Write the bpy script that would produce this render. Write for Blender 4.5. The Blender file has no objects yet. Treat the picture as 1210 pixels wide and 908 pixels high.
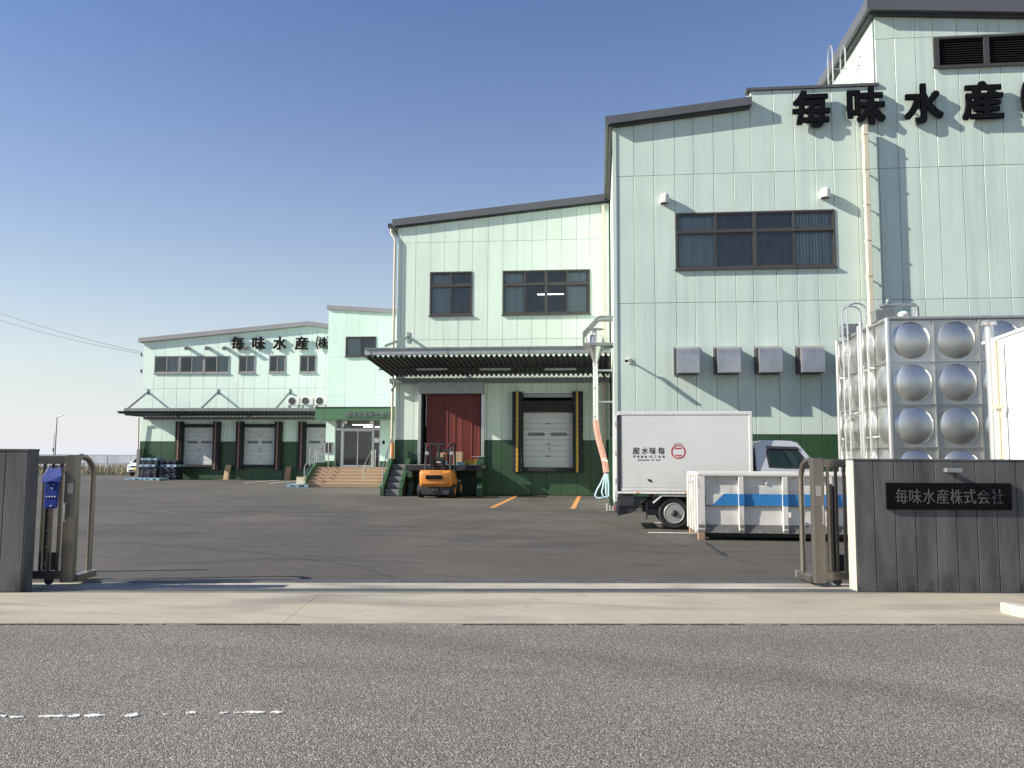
import bpy, bmesh, math, random
import numpy as np
from mathutils import Vector, Matrix
random.seed(7)
R = math.radians
SC = bpy.context.scene
COL = SC.collection

# ------------------------------------------------------------------ camera, sky, sun
EYE = Vector((0, 0, 1.6))
FOC, YAW, PITCH, ROLL = 979.0, R(6.0), math.atan(86 / 979), R(0.26)
fw = Vector((-math.sin(YAW) * math.cos(PITCH), math.cos(YAW) * math.cos(PITCH), math.sin(PITCH)))
rt0 = Vector((math.cos(YAW), math.sin(YAW), 0)); up0 = rt0.cross(fw)
rt = rt0 * math.cos(ROLL) + up0 * math.sin(ROLL); up = up0 * math.cos(ROLL) - rt0 * math.sin(ROLL)
cam = bpy.data.cameras.new('camera'); cam.sensor_width = 36; cam.lens = 36 * FOC / 1210
cam.clip_start = 0.05; cam.clip_end = 6000
cam_o = bpy.data.objects.new('camera', cam); COL.objects.link(cam_o)
cam_o.matrix_world = Matrix(((rt.x, up.x, -fw.x, EYE.x), (rt.y, up.y, -fw.y, EYE.y), (rt.z, up.z, -fw.z, EYE.z), (0, 0, 0, 1)))
SC.camera = cam_o

SUN_INC, SUN_EL = R(16.0), R(29.5)          # angle off the facades, elevation
world = bpy.data.worlds.new('World'); SC.world = world; world.use_nodes = True
wn = world.node_tree; wn.nodes.clear()
sky = wn.nodes.new('ShaderNodeTexSky'); sky.sky_type = 'NISHITA'; sky.sun_disc = False
sky.sun_elevation = SUN_EL; sky.sun_rotation = math.atan2(-math.cos(SUN_INC), -math.sin(SUN_INC))
sky.air_density = 1.3; sky.dust_density = 0.35; sky.ozone_density = 2.0; sky.altitude = 0
bg = wn.nodes.new('ShaderNodeBackground'); bg.inputs['Strength'].default_value = 0.053
wo = wn.nodes.new('ShaderNodeOutputWorld')
# low haze: the same pale veil all round the horizon, thinning with height
tc = wn.nodes.new('ShaderNodeTexCoord'); sx_ = wn.nodes.new('ShaderNodeSeparateXYZ'); wn.links.new(tc.outputs['Generated'], sx_.inputs[0])
ab = wn.nodes.new('ShaderNodeMath'); ab.operation = 'ABSOLUTE'; wn.links.new(sx_.outputs[2], ab.inputs[0])
m1 = wn.nodes.new('ShaderNodeMath'); m1.operation = 'MULTIPLY'; m1.inputs[1].default_value = -1 / .18; wn.links.new(ab.outputs[0], m1.inputs[0])
m2 = wn.nodes.new('ShaderNodeMath'); m2.operation = 'EXPONENT'; wn.links.new(m1.outputs[0], m2.inputs[0])
m3 = wn.nodes.new('ShaderNodeMath'); m3.operation = 'MULTIPLY'; m3.inputs[1].default_value = .97; wn.links.new(m2.outputs[0], m3.inputs[0])
hs = wn.nodes.new('ShaderNodeHueSaturation'); hs.inputs['Saturation'].default_value = 1.3; hs.inputs['Hue'].default_value = .519; hs.inputs['Value'].default_value = 1.42; wn.links.new(sky.outputs[0], hs.inputs['Color'])
mx = wn.nodes.new('ShaderNodeMix'); mx.data_type = 'RGBA'; mx.inputs['B'].default_value = (9.0, 9.3, 10.2, 1)
wn.links.new(m3.outputs[0], mx.inputs['Factor']); wn.links.new(hs.outputs[0], mx.inputs['A'])
wn.links.new(mx.outputs['Result'], bg.inputs[0]); wn.links.new(bg.outputs[0], wo.inputs[0])
sun = bpy.data.lights.new('sun', 'SUN'); sun.energy = 5.0; sun.angle = R(0.5); sun.color = (1.0, 0.93, 0.82)
sun_o = bpy.data.objects.new('sun', sun); COL.objects.link(sun_o)
to_sun = Vector((-math.cos(SUN_INC) * math.cos(SUN_EL), -math.sin(SUN_INC) * math.cos(SUN_EL), math.sin(SUN_EL)))
sun_o.rotation_euler = to_sun.to_track_quat('Z', 'Y').to_euler(); sun_o.location = (-30, -10, 40)
SC.view_settings.view_transform = 'Standard'; SC.view_settings.look = 'None'
SC.view_settings.exposure = 0.80; SC.view_settings.gamma = 1; SC.view_settings.use_curve_mapping = False

# ------------------------------------------------------------------ helpers
def P(x, y, Y):
    """point of the plane y = Y seen at photo position x, y -> (X, Z)"""
    d = fw + rt * ((x - 605) / FOC) + up * ((454 - y) / FOC); t = Y / d.y
    return d.x * t, EYE.z + d.z * t
def G(x, y, z=0.0):
    d = fw + rt * ((x - 605) / FOC) + up * ((454 - y) / FOC); t = (z - EYE.z) / d.z
    return d.x * t, d.y * t

MATS = {}
def mat(name, col, rough=.5, metal=0., ns=1.5, na=.08, bump=0., bs=80., rnd=0., stretch=(1, 1, 1), spec=.5, fine=0., fs=200., coords='w', emit=0, coat=0):
    m = bpy.data.materials.new(name); m.use_nodes = True; nt = m.node_tree; N = nt.nodes; L = nt.links
    b = N['Principled BSDF']; b.inputs['Roughness'].default_value = rough; b.inputs['Metallic'].default_value = metal
    b.inputs['Specular IOR Level'].default_value = spec; b.inputs['Coat Weight'].default_value = coat
    if emit:
        b.inputs['Emission Color'].default_value = (*col, 1); b.inputs['Emission Strength'].default_value = emit
    if coords == 'w':
        g = N.new('ShaderNodeNewGeometry'); src = g.outputs['Position']
    else:
        g = N.new('ShaderNodeTexCoord'); src = g.outputs['Object']
    mp = N.new('ShaderNodeMapping'); mp.inputs['Scale'].default_value = stretch; L.new(src, mp.inputs[0])
    n1 = N.new('ShaderNodeTexNoise'); n1.inputs['Scale'].default_value = ns; n1.inputs['Detail'].default_value = 6; n1.inputs['Roughness'].default_value = .62
    L.new(mp.outputs[0], n1.inputs['Vector'])
    mr = N.new('ShaderNodeMapRange'); mr.inputs[1].default_value = .3; mr.inputs[2].default_value = .7
    mr.inputs[3].default_value = 1 - na; mr.inputs[4].default_value = 1 + na; L.new(n1.outputs[0], mr.inputs[0])
    val = mr.outputs[0]
    def mul(a, bsock):
        q = N.new('ShaderNodeMath'); q.operation = 'MULTIPLY'; L.new(a, q.inputs[0]); L.new(bsock, q.inputs[1]); return q.outputs[0]
    if fine:
        n2 = N.new('ShaderNodeTexNoise'); n2.inputs['Scale'].default_value = fs; n2.inputs['Detail'].default_value = 2
        L.new(src, n2.inputs['Vector'])
        m2 = N.new('ShaderNodeMapRange'); m2.inputs[1].default_value = .3; m2.inputs[2].default_value = .7
        m2.inputs[3].default_value = 1 - fine; m2.inputs[4].default_value = 1 + fine; L.new(n2.outputs[0], m2.inputs[0]); val = mul(val, m2.outputs[0])
    if rnd:
        oi = N.new('ShaderNodeObjectInfo'); m3 = N.new('ShaderNodeMapRange'); m3.inputs[3].default_value = 1 - rnd; m3.inputs[4].default_value = 1 + rnd
        L.new(oi.outputs['Random'], m3.inputs[0]); val = mul(val, m3.outputs[0])
    mx = N.new('ShaderNodeVectorMath'); mx.operation = 'SCALE'; mx.inputs[0].default_value = col; L.new(val, mx.inputs['Scale'])
    L.new(mx.outputs[0], b.inputs['Base Color'])
    rr = N.new('ShaderNodeMapRange'); rr.inputs[3].default_value = max(0, rough - .07); rr.inputs[4].default_value = min(1, rough + .07)
    L.new(n1.outputs[0], rr.inputs[0]); L.new(rr.outputs[0], b.inputs['Roughness'])
    if bump:
        nb = N.new('ShaderNodeTexNoise'); nb.inputs['Scale'].default_value = bs; nb.inputs['Detail'].default_value = 4; L.new(src, nb.inputs['Vector'])
        bp = N.new('ShaderNodeBump'); bp.inputs['Strength'].default_value = bump; bp.inputs['Distance'].default_value = .01
        L.new(nb.outputs[0], bp.inputs['Height']); L.new(bp.outputs[0], b.inputs['Normal'])
    MATS[name] = m; return m

def layer(m, col, scale, lo, hi, stretch=(1, 1, 1), amount=1., detail=5, dist=0., ztop=None):
    """mix a second colour over a material where a noise is high (stains, wear)"""
    nt = m.node_tree; N = nt.nodes; L = nt.links; b = N['Principled BSDF']
    old = b.inputs['Base Color'].links[0].from_socket
    g = N.new('ShaderNodeNewGeometry'); mp = N.new('ShaderNodeMapping'); mp.inputs['Scale'].default_value = stretch; L.new(g.outputs['Position'], mp.inputs[0])
    n = N.new('ShaderNodeTexNoise'); n.inputs['Scale'].default_value = scale; n.inputs['Detail'].default_value = detail; n.inputs['Distortion'].default_value = dist
    L.new(mp.outputs[0], n.inputs['Vector'])
    mr = N.new('ShaderNodeMapRange'); mr.inputs[1].default_value = lo; mr.inputs[2].default_value = hi; mr.inputs[4].default_value = amount; L.new(n.outputs[0], mr.inputs[0])
    f = mr.outputs[0]
    if ztop:
        s = N.new('ShaderNodeSeparateXYZ'); L.new(g.outputs['Position'], s.inputs[0])
        r2 = N.new('ShaderNodeMapRange'); r2.inputs[1].default_value = ztop[0]; r2.inputs[2].default_value = ztop[1]; r2.inputs[3].default_value = 1; r2.inputs[4].default_value = 0
        L.new(s.outputs[2], r2.inputs[0]); q = N.new('ShaderNodeMath'); q.operation = 'MULTIPLY'; L.new(f, q.inputs[0]); L.new(r2.outputs[0], q.inputs[1]); f = q.outputs[0]
    mx = N.new('ShaderNodeMix'); mx.data_type = 'RGBA'; mx.inputs['B'].default_value = (*col, 1)
    L.new(f, mx.inputs['Factor']); L.new(old, mx.inputs['A']); L.new(mx.outputs['Result'], b.inputs['Base Color'])
    return m

class MB:
    def __init__(s): s.v = []; s.f = []
    def add(s, vs, fs):
        o = len(s.v); s.v += [tuple(v) for v in vs]; s.f += [tuple(i + o for i in f) for f in fs]; return s
    def box(s, x0, x1, y0, y1, z0, z1):
        return s.add([(x0, y0, z0), (x1, y0, z0), (x1, y1, z0), (x0, y1, z0), (x0, y0, z1), (x1, y0, z1), (x1, y1, z1), (x0, y1, z1)],
                     [(0, 3, 2, 1), (4, 5, 6, 7), (0, 1, 5, 4), (1, 2, 6, 5), (2, 3, 7, 6), (3, 0, 4, 7)])
    def prism(s, pts, ax, a, b):
        n = len(pts)
        def q(p, t): return {'x': (t, p[0], p[1]), 'y': (p[0], t, p[1]), 'z': (p[0], p[1], t)}[ax]
        return s.add([q(p, a) for p in pts] + [q(p, b) for p in pts],
                     [tuple(range(n))[::-1], tuple(range(n, 2 * n))] + [(i, (i + 1) % n, n + (i + 1) % n, n + i) for i in range(n)])
    def tube(s, pts, r, n=8, cap=True, r2=None):
        pts = [Vector(p) for p in pts]; k = len(pts); rings = []; prev = None
        for i, p in enumerate(pts):
            t = (pts[min(i + 1, k - 1)] - pts[max(i - 1, 0)]).normalized()
            if prev is None:
                a = Vector((0, 0, 1)) if abs(t.z) < .9 else Vector((1, 0, 0)); nx = t.cross(a).normalized()
            else: nx = (prev - t * prev.dot(t)).normalized()
            prev = nx; ny = t.cross(nx); rr = r if r2 is None else r + (r2 - r) * i / (k - 1)
            rings += [p + (nx * math.cos(2 * math.pi * j / n) + ny * math.sin(2 * math.pi * j / n)) * rr for j in range(n)]
        fs = [(i * n + j, i * n + (j + 1) % n, (i + 1) * n + (j + 1) % n, (i + 1) * n + j) for i in range(k - 1) for j in range(n)]
        if cap: fs += [tuple(range(n))[::-1], tuple(range((k - 1) * n, k * n))]
        return s.add(rings, fs)
    def bar(s, a, b, w, h):
        a, b = Vector(a), Vector(b); t = (b - a).normalized(); q = Vector((0, 0, 1)) if abs(t.z) < .95 else Vector((0, 1, 0))
        x = t.cross(q).normalized() * w / 2; y = x.cross(t).normalized() * h / 2
        return s.add([a - x - y, a + x - y, a + x + y, a - x + y, b - x - y, b + x - y, b + x + y, b - x + y],
                     [(0, 3, 2, 1), (4, 5, 6, 7), (0, 1, 5, 4), (1, 2, 6, 5), (2, 3, 7, 6), (3, 0, 4, 7)])
    def lathe(s, prof, c=(0, 0, 0), ax='z', n=24):
        vs = []; k = len(prof)
        for r, h in prof:
            for j in range(n):
                a = 2 * math.pi * j / n; u, w = r * math.cos(a), r * math.sin(a)
                d = {'z': (u, w, h), 'y': (u, h, w), 'x': (h, u, w)}[ax]; vs.append((c[0] + d[0], c[1] + d[1], c[2] + d[2]))
        fs = [(i * n + j, i * n + (j + 1) % n, (i + 1) * n + (j + 1) % n, (i + 1) * n + j) for i in range(k - 1) for j in range(n)]
        fs += [tuple(range(n))[::-1], tuple(range((k - 1) * n, k * n))]
        return s.add(vs, fs)
    def mesh(s, name, off=(0, 0, 0), smooth=None):
        me = bpy.data.meshes.new(name); me.from_pydata([(v[0] - off[0], v[1] - off[1], v[2] - off[2]) for v in s.v], [], s.f)
        bm = bmesh.new(); bm.from_mesh(me); bmesh.ops.recalc_face_normals(bm, faces=bm.faces); bm.to_mesh(me); bm.free()
        if smooth is not None:
            me.shade_smooth(); me.set_sharp_from_angle(angle=R(smooth))
        return me
    def build(s, name, m, parent=None, smooth=None, bevel=0, seg=2):
        me = s.mesh(name, org(parent), smooth)
        return obj(name, me, m, parent, bevel=bevel, seg=seg)

ORG = {}
def org(o):
    while o is not None and o.parent is not None: o = o.parent
    return ORG.get(o.name, (0, 0, 0)) if o is not None else (0, 0, 0)
def obj(name, me, m, parent=None, loc=(0, 0, 0), bevel=0, seg=2):
    o = bpy.data.objects.new(name, me); COL.objects.link(o); o.location = loc
    if m is not None and not me.materials: me.materials.append(MATS[m] if isinstance(m, str) else m)
    if parent is not None: o.parent = parent
    if bevel:
        b = o.modifiers.new('edge', 'BEVEL'); b.width = bevel; b.segments = seg; b.limit_method = 'ANGLE'; b.angle_limit = R(35); b.harden_normals = False
    return o
def tag(o, label, cat, group=None):
    o['label'] = label; o['category'] = cat
    if group: o['group'] = group
    return o
def kind(o, k): o['kind'] = k; return o
def thing(name, label, cat, loc=(0, 0, 0), rz=0, group=None, world=False):
    o = bpy.data.objects.new(name, None); COL.objects.link(o); o.location = loc; o.rotation_euler = (0, 0, rz); o.empty_display_size = .1
    if world: ORG[o.name] = tuple(loc)
    return tag(o, label, cat, group)
def copy_tree(o, parent=None, loc=None, rz=None, label=None, group=None):
    c = o.copy(); COL.objects.link(c); c.parent = parent
    if loc is not None: c.location = loc
    if rz is not None: c.rotation_euler = (0, 0, rz)
    if label: c['label'] = label
    if group: c['group'] = group
    for ch in o.children: copy_tree(ch, c)
    return c
def arc(cx, cz, r, a0, a1, n): return [(cx + r * math.cos(R(a0 + (a1 - a0) * i / n)), cz + r * math.sin(R(a0 + (a1 - a0) * i / n))) for i in range(n + 1)]

GLYPH = {}
def glyph(ch, bold, ext, res=3):
    """mesh of one character standing in the xz plane, em box 0..1, front towards -y"""
    k = (ch, bold, ext)
    if k not in GLYPH:
        cu = bpy.data.curves.new('glyph', 'FONT'); cu.body = ch; cu.size = 1; cu.extrude = ext / 2; cu.resolution_u = res
        t = bpy.data.objects.new('glyph', cu); COL.objects.link(t)
        dg = bpy.context.evaluated_depsgraph_get(); me = bpy.data.meshes.new_from_object(t.evaluated_get(dg))
        bpy.data.objects.remove(t); bpy.data.curves.remove(cu)
        n = len(me.vertices); co = np.empty(n * 3, 'f'); me.vertices.foreach_get('co', co); co = co.reshape(-1, 3)
        c = co.copy(); c[:, 0] = co[:, 0]; c[:, 1] = -co[:, 2]; c[:, 2] = co[:, 1]
        polys = [tuple(p.vertices) for p in me.polygons]; bpy.data.meshes.remove(me); V = []; Fc = []
        offs = [(0, 0)] if not bold else [(bold * i_, bold * j_ * .85) for i_ in (-1, 0, 1) for j_ in (-1, 0, 1)]
        for q, (ox, oz) in enumerate(offs):
            base = len(V); V += [(p[0] + ox, p[1] + .0008 * q * (1 if ext > .02 else .1), p[2] + oz) for p in c]; Fc += [tuple(i + base for i in f) for f in polys]
        me = bpy.data.meshes.new('letter'); me.from_pydata(V, [], Fc); V = np.array(V); GLYPH[k] = (me, V.min(0), V.max(0))
    return GLYPH[k]
def put_glyph(ch, x0, x1, z0, z1, y, m, parent, bold=0., ext=.1, name='letter', fit=True, mirror=False):
    """character fitted into the box x0..x1, z0..z1, front face at y (coordinates local to the parent)"""
    me, lo, hi = glyph(ch, bold, ext)
    sx, sz = (x1 - x0) / (hi[0] - lo[0]), (z1 - z0) / (hi[2] - lo[2])
    if not fit: sx = sz = min(sx, sz)
    o = bpy.data.objects.new(name, me.copy() if (me.materials and me.materials[0] and me.materials[0].name != m) else me); COL.objects.link(o); o.parent = parent
    if not o.data.materials: o.data.materials.append(MATS[m])
    else: o.data.materials[0] = MATS[m]
    o.scale = (sx, 1, sz); o.location = ((x0 + x1) / 2 - sx * (lo[0] + hi[0]) / 2, y - lo[1], z0 - sz * lo[2])
    return o

# ------------------------------------------------------------------ materials
def panel_mat(name, c, **k): return mat(name, c, rough=.38, ns=.5, na=.05, rnd=.025, spec=.5, bump=.05, bs=3., **k)
layer(panel_mat('mint_tall', (.56, .67, .595)), (.42, .51, .46), .9, .48, .78, (5, 5, .2), .65)
layer(panel_mat('mint_mid', (.665, .785, .68)), (.55, .63, .55), .9, .48, .78, (5, 5, .2), .5)
layer(panel_mat('mint_far', (.72, .865, .77)), (.5, .62, .56), .8, .58, .8, (3, 3, .25), .3)
layer(panel_mat('mint_entry', (.62, .80, .71)), (.5, .62, .56), .8, .58, .8, (3, 3, .25), .25)
mat('joint', (.10, .13, .12), .8)
layer(mat('green_band', (.031, .078, .035), .42, ns=.6, na=.12, rnd=.03), (.10, .12, .10), 2.2, .52, .75, (1, 1, .5), .5, ztop=(0.1, .7))
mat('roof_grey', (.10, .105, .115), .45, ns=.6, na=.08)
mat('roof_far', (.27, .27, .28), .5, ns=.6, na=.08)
mat('inside', (.25, .25, .24), .9)
mat('bronze', (.085, .08, .075), .38, metal=.35, na=.05)
mat('alu_grey', (.34, .335, .32), .4, metal=.3, na=.05)
mat('silver', (.55, .55, .54), .32, metal=.8, na=.06)
mat('galv', (.36, .38, .38), .46, metal=.55, ns=6, na=.16)
mat('galv_dark', (.20, .215, .22), .5, metal=.4, ns=3, na=.18)
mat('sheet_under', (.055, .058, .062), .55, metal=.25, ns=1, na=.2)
mat('blind', (.55, .60, .58), .8, na=.05)
mat('blind_dark', (.16, .18, .18), .8, na=.08)
mat('rubber', (.016, .017, .019), .75, ns=5, na=.25)
mat('yellow', (.52, .31, .045), .5, ns=4, na=.12)
mat('pink_guard', (.26, .14, .11), .55, ns=4, na=.15)
mat('door_white', (.60, .61, .60), .5, ns=1.2, na=.08)
mat('steel', (.50, .50, .49), .33, metal=.9, ns=4, na=.08, stretch=(1, 1, .15))
mat('gate_steel', (.27, .245, .21), .34, metal=.85, ns=3, na=.14, stretch=(2, 2, .25))
mat('tank_steel', (.58, .585, .555), .37, metal=.93, ns=2.5, na=.10, rnd=.07, stretch=(1, 1, .4))
mat('tube_bright', (.72, .72, .70), .25, metal=.75, na=.03)
mat('red_curtain', (.135, .021, .014), .5, ns=1.2, na=.14, stretch=(2, 2, .3))
mat('orange', (.60, .225, .045), .4, ns=4, na=.1)
mat('dark_metal', (.03, .032, .036), .5, ns=4, na=.2)
mat('tyre', (.018, .018, .019), .85, ns=9, na=.25)
mat('wheel_grey', (.36, .36, .35), .45, metal=.35, na=.12, ns=7)
mat('truck_white', (.64, .64, .615), .32, ns=.8, na=.03, coat=.25)
layer(MATS['truck_white'], (.42, .41, .38), 1.2, .5, .8, (2.5, 2.5, .4), .35, ztop=(.8, 1.5))
mat('cab_silver', (.46, .49, .52), .3, metal=.15, na=.03, coat=.6)
mat('car_white', (.8, .8, .79), .28, na=.02, coat=.6)
mat('black', (.005, .005, .006), .5, na=.02, spec=.15)
mat('print_black', (.012, .012, .013), .5, na=.02)
mat('print_red', (.42, .05, .045), .5, na=.02)
mat('print_white', (.78, .78, .76), .6, na=.02)
mat('plate_black', (.004, .004, .005), .22, na=.02, spec=.12)
mat('etched', (.075, .078, .082), .8, ns=20, na=.2)
m = mat('bin_white', (.56, .55, .51), .55, ns=1.4, na=.1)
layer(m, (.22, .16, .11), 5, .6, .78, (1, 1, .35), .8); layer(m, (.32, .32, .31), 1.6, .55, .7, (1, 1, 1), .5)
m = mat('bin_grey', (.115, .112, .105), .65, ns=3, na=.2); layer(m, (.3, .29, .27), 9, .6, .7, (1, 1, .6), .6)
m = mat('bin_blue', (.025, .17, .42), .45, ns=2, na=.1); layer(m, (.25, .3, .36), 14, .62, .75, (1, 1, .5), .6)
mat('bin_rust', (.30, .19, .12), .8, ns=12, na=.35)
mat('beige', (.62, .56, .42), .5, ns=2, na=.06)
mat('white_vent', (.72, .72, .68), .45, na=.04)
mat('hood', (.44, .44, .45), .36, metal=.7, ns=2.5, na=.16, stretch=(1, 1, .3))
mat('hose_pink', (.62, .30, .24), .5, ns=5, na=.1)
mat('hose_blue', (.42, .58, .66), .4, ns=5, na=.1)
mat('brick_tile', (.35, .24, .16), .7, ns=30, na=.14)
mat('tile_nosing', (.43, .315, .22), .7, ns=30, na=.14)
mat('shed_white', (.83, .83, .80), .5, ns=.7, na=.03)
mat('blue_bag', (.02, .05, .30), .42, ns=9, na=.14)
mat('wood', (.42, .29, .17), .75, ns=3, na=.25, stretch=(1, 1, .2), rnd=.1)
mat('card', (.40, .27, .16), .8, ns=5, na=.12, rnd=.12)
mat('crate_blue', (.25, .42, .52), .5, ns=5, na=.1)
mat('pallet_blue', (.27, .42, .52), .55, ns=5, na=.15, rnd=.1)
mat('pallet_dark', (.025, .035, .055), .55, ns=5, na=.2, rnd=.2)
mat('amber_paint', (.55, .23, .06), .8, ns=9, na=.2)
mat('line_white', (.62, .62, .59), .8, ns=12, na=.25)
mat('lamp_lit', (1, .98, .92), .5, emit=5)
mat('head_lamp', (.75, .77, .78), .12, coat=1.)
mat('plate_yellow', (.62, .46, .06), .5)
mat('tail_red', (.45, .02, .02), .25)
mat('chip_orange', (.75, .25, .04), .4)
mat('paper', (.75, .75, .72), .8)

def glass_mat(name, tint, gloss=.9):
    m = bpy.data.materials.new(name); m.use_nodes = True; N = m.node_tree.nodes; L = m.node_tree.links; N.clear()
    o = N.new('ShaderNodeOutputMaterial'); t = N.new('ShaderNodeBsdfTransparent'); t.inputs[0].default_value = (*tint, 1)
    g = N.new('ShaderNodeBsdfGlossy'); g.inputs['Roughness'].default_value = .02; g.inputs[0].default_value = (gloss, gloss, gloss, 1)
    fr = N.new('ShaderNodeFresnel'); fr.inputs[0].default_value = 1.52; mx = N.new('ShaderNodeMixShader')
    L.new(fr.outputs[0], mx.inputs[0]); L.new(t.outputs[0], mx.inputs[1]); L.new(g.outputs[0], mx.inputs[2]); L.new(mx.outputs[0], o.inputs[0])
    MATS[name] = m
glass_mat('glass', (.86, .90, .92)); glass_mat('glass_door', (.8, .82, .82)); glass_mat('glass_car', (.6, .68, .64))

def ground_mats():
    # road: coarse open asphalt with pale chips
    m = mat('road_asphalt', (.188, .175, .154), .85, ns=.5, na=.09, bump=0); nt = m.node_tree; N = nt.nodes; L = nt.links; b = N['Principled BSDF']
    g = N.new('ShaderNodeNewGeometry'); old = b.inputs['Base Color'].links[0].from_socket
    v = N.new('ShaderNodeTexVoronoi'); v.inputs['Scale'].default_value = 105; L.new(g.outputs['Position'], v.inputs['Vector'])
    sp = N.new('ShaderNodeSeparateColor'); L.new(v.outputs['Color'], sp.inputs[0])
    cr = N.new('ShaderNodeValToRGB'); e = cr.color_ramp.elements
    e[0].position = 0; e[0].color = (.38, .38, .38, 1); e[1].position = 1; e[1].color = (2.4, 2.36, 2.28, 1)
    for p, c in ((.35, .72), (.62, 1.0), (.9, 1.38)):
        q = e.new(p); q.color = (c, c, c * .98, 1)
    L.new(sp.outputs[0], cr.inputs[0])
    mx = N.new('ShaderNodeVectorMath'); mx.operation = 'MULTIPLY'; L.new(old, mx.inputs[0]); L.new(cr.outputs[0], mx.inputs[1]); L.new(mx.outputs[0], b.inputs['Base Color'])
    bp = N.new('ShaderNodeBump'); bp.inputs['Strength'].default_value = .85; bp.inputs['Distance'].default_value = .008; bp.invert = True
    L.new(v.outputs['Distance'], bp.inputs['Height']); L.new(bp.outputs[0], b.inputs['Normal'])
    layer(m, (.05, .048, .047), .55, .52, .72, (.16, 1.1, 1), .38, 4, .6)
    # long soft tyre sweep crossing the carriageway
    a, c = Vector((*G(560, 762), 0)), Vector((*G(1215, 832), 0)); d = (c - a).normalized(); nn = Vector((-d.y, d.x, 0))
    g = N.new('ShaderNodeNewGeometry'); dot = N.new('ShaderNodeVectorMath'); dot.operation = 'DOT_PRODUCT'; dot.inputs[1].default_value = nn; L.new(g.outputs['Position'], dot.inputs[0])
    nz = N.new('ShaderNodeTexNoise'); nz.inputs['Scale'].default_value = .5; L.new(g.outputs['Position'], nz.inputs['Vector'])
    ad = N.new('ShaderNodeMath'); ad.operation = 'MULTIPLY_ADD'; ad.inputs[1].default_value = .9; L.new(nz.outputs[0], ad.inputs[0]); L.new(dot.outputs['Value'], ad.inputs[2])
    su = N.new('ShaderNodeMath'); su.operation = 'SUBTRACT'; su.inputs[1].default_value = a.dot(nn) + .45; L.new(ad.outputs[0], su.inputs[0]); ab_ = N.new('ShaderNodeMath'); ab_.operation = 'ABSOLUTE'; L.new(su.outputs[0], ab_.inputs[0])
    mr = N.new('ShaderNodeMapRange'); mr.interpolation_type = 'SMOOTHSTEP'; mr.inputs[1].default_value = 0; mr.inputs[2].default_value = .55; mr.inputs[3].default_value = .80; mr.inputs[4].default_value = 1; L.new(ab_.outputs[0], mr.inputs[0])
    sc = N.new('ShaderNodeVectorMath'); sc.operation = 'SCALE'; L.new(b.inputs['Base Color'].links[0].from_socket, sc.inputs[0]); L.new(mr.outputs[0], sc.inputs['Scale']); L.new(sc.outputs[0], b.inputs['Base Color'])
    # yard: finer, darker, with wide tyre sweeps and stains
    m = mat('yard_asphalt', (.066, .058, .049), .8, ns=.35, na=.16, fine=.22, fs=95, bump=.5, bs=70)
    layer(m, (.105, .093, .078), .2, .42, .66, (.8, .5, 1), .7, 6, 1.6); layer(m, (.036, .034, .033), .5, .52, .7, (.45, 1.5, 1), .75, 6, 2.2); layer(m, (.15, .135, .115), .9, .6, .75, (.3, 1.6, 1), .45, 6, 1.0)
    layer(m, (.028, .026, .026), 1.4, .66, .72, (1, 1, 1), .5, 3, .4)
    m = mat('concrete', (.365, .325, .25), .85, ns=.8, na=.11, fine=.06, fs=140, bump=.25, bs=120)
    layer(m, (.19, .175, .145), .7, .46, .7, (.5, 1.5, 1), .8, 7, 1.6); layer(m, (.47, .43, .35), .6, .52, .72, (.4, 1.2, 1), .5, 6, 1.2); layer(m, (.16, .15, .135), 3.2, .64, .74, (1, 1, 1), .4, 4, .3)
    m = mat('concrete_dark', (.17, .165, .14), .9, ns=2.0, na=.2, fine=.1, fs=140, bump=.3, bs=120)
    m = mat('concrete_strip', (.37, .34, .28), .9, ns=1.4, na=.18, fine=.08, fs=140, bump=.3, bs=120); layer(m, (.11, .105, .10), 1.6, .5, .7, (.5, 1.5, 1), .6)
    m = mat('kerb_stone', (.40, .375, .32), .85, ns=4, na=.15, fine=.1, fs=160, bump=.3, bs=140)
    m = mat('step_concrete', (.20, .20, .195), .88, ns=3, na=.16, fine=.08)
    # stained slab walls at the gate
    m = mat('slab_stone', (.106, .107, .106), .8, ns=1.6, na=.17, fine=.07, fs=90, bump=.25, bs=60, rnd=.08, stretch=(1.2, 1.2, .45))
    layer(m, (.04, .042, .043), 2.0, .45, .68, (2.2, 2.2, .4), .75, 6, .5); layer(m, (.03, .031, .03), 5, .42, .62, (1, 1, .6), .9, 5, 0, ztop=(.05, .26)); layer(m, (.19, .19, .18), 3.5, .6, .8, (2, 2, .5), .4, 5)
    mat('slab_end', (.45, .42, .35), .85, ns=3, na=.12, fine=.06)
    m = mat('land', (.16, .145, .10), .95, ns=.05, na=.2); layer(m, (.10, .11, .06), .12, .45, .6, (1, 1, 1), .7)
    mat('dry_grass', (.23, .19, .115), .9, ns=2, na=.3, rnd=.15)
    m = mat('sea_wall', (.36, .39, .42), .9, ns=.4, na=.12); layer(m, (.18, .20, .22), .35, .5, .62, (1, 1, 1), .6)
ground_mats()

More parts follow.
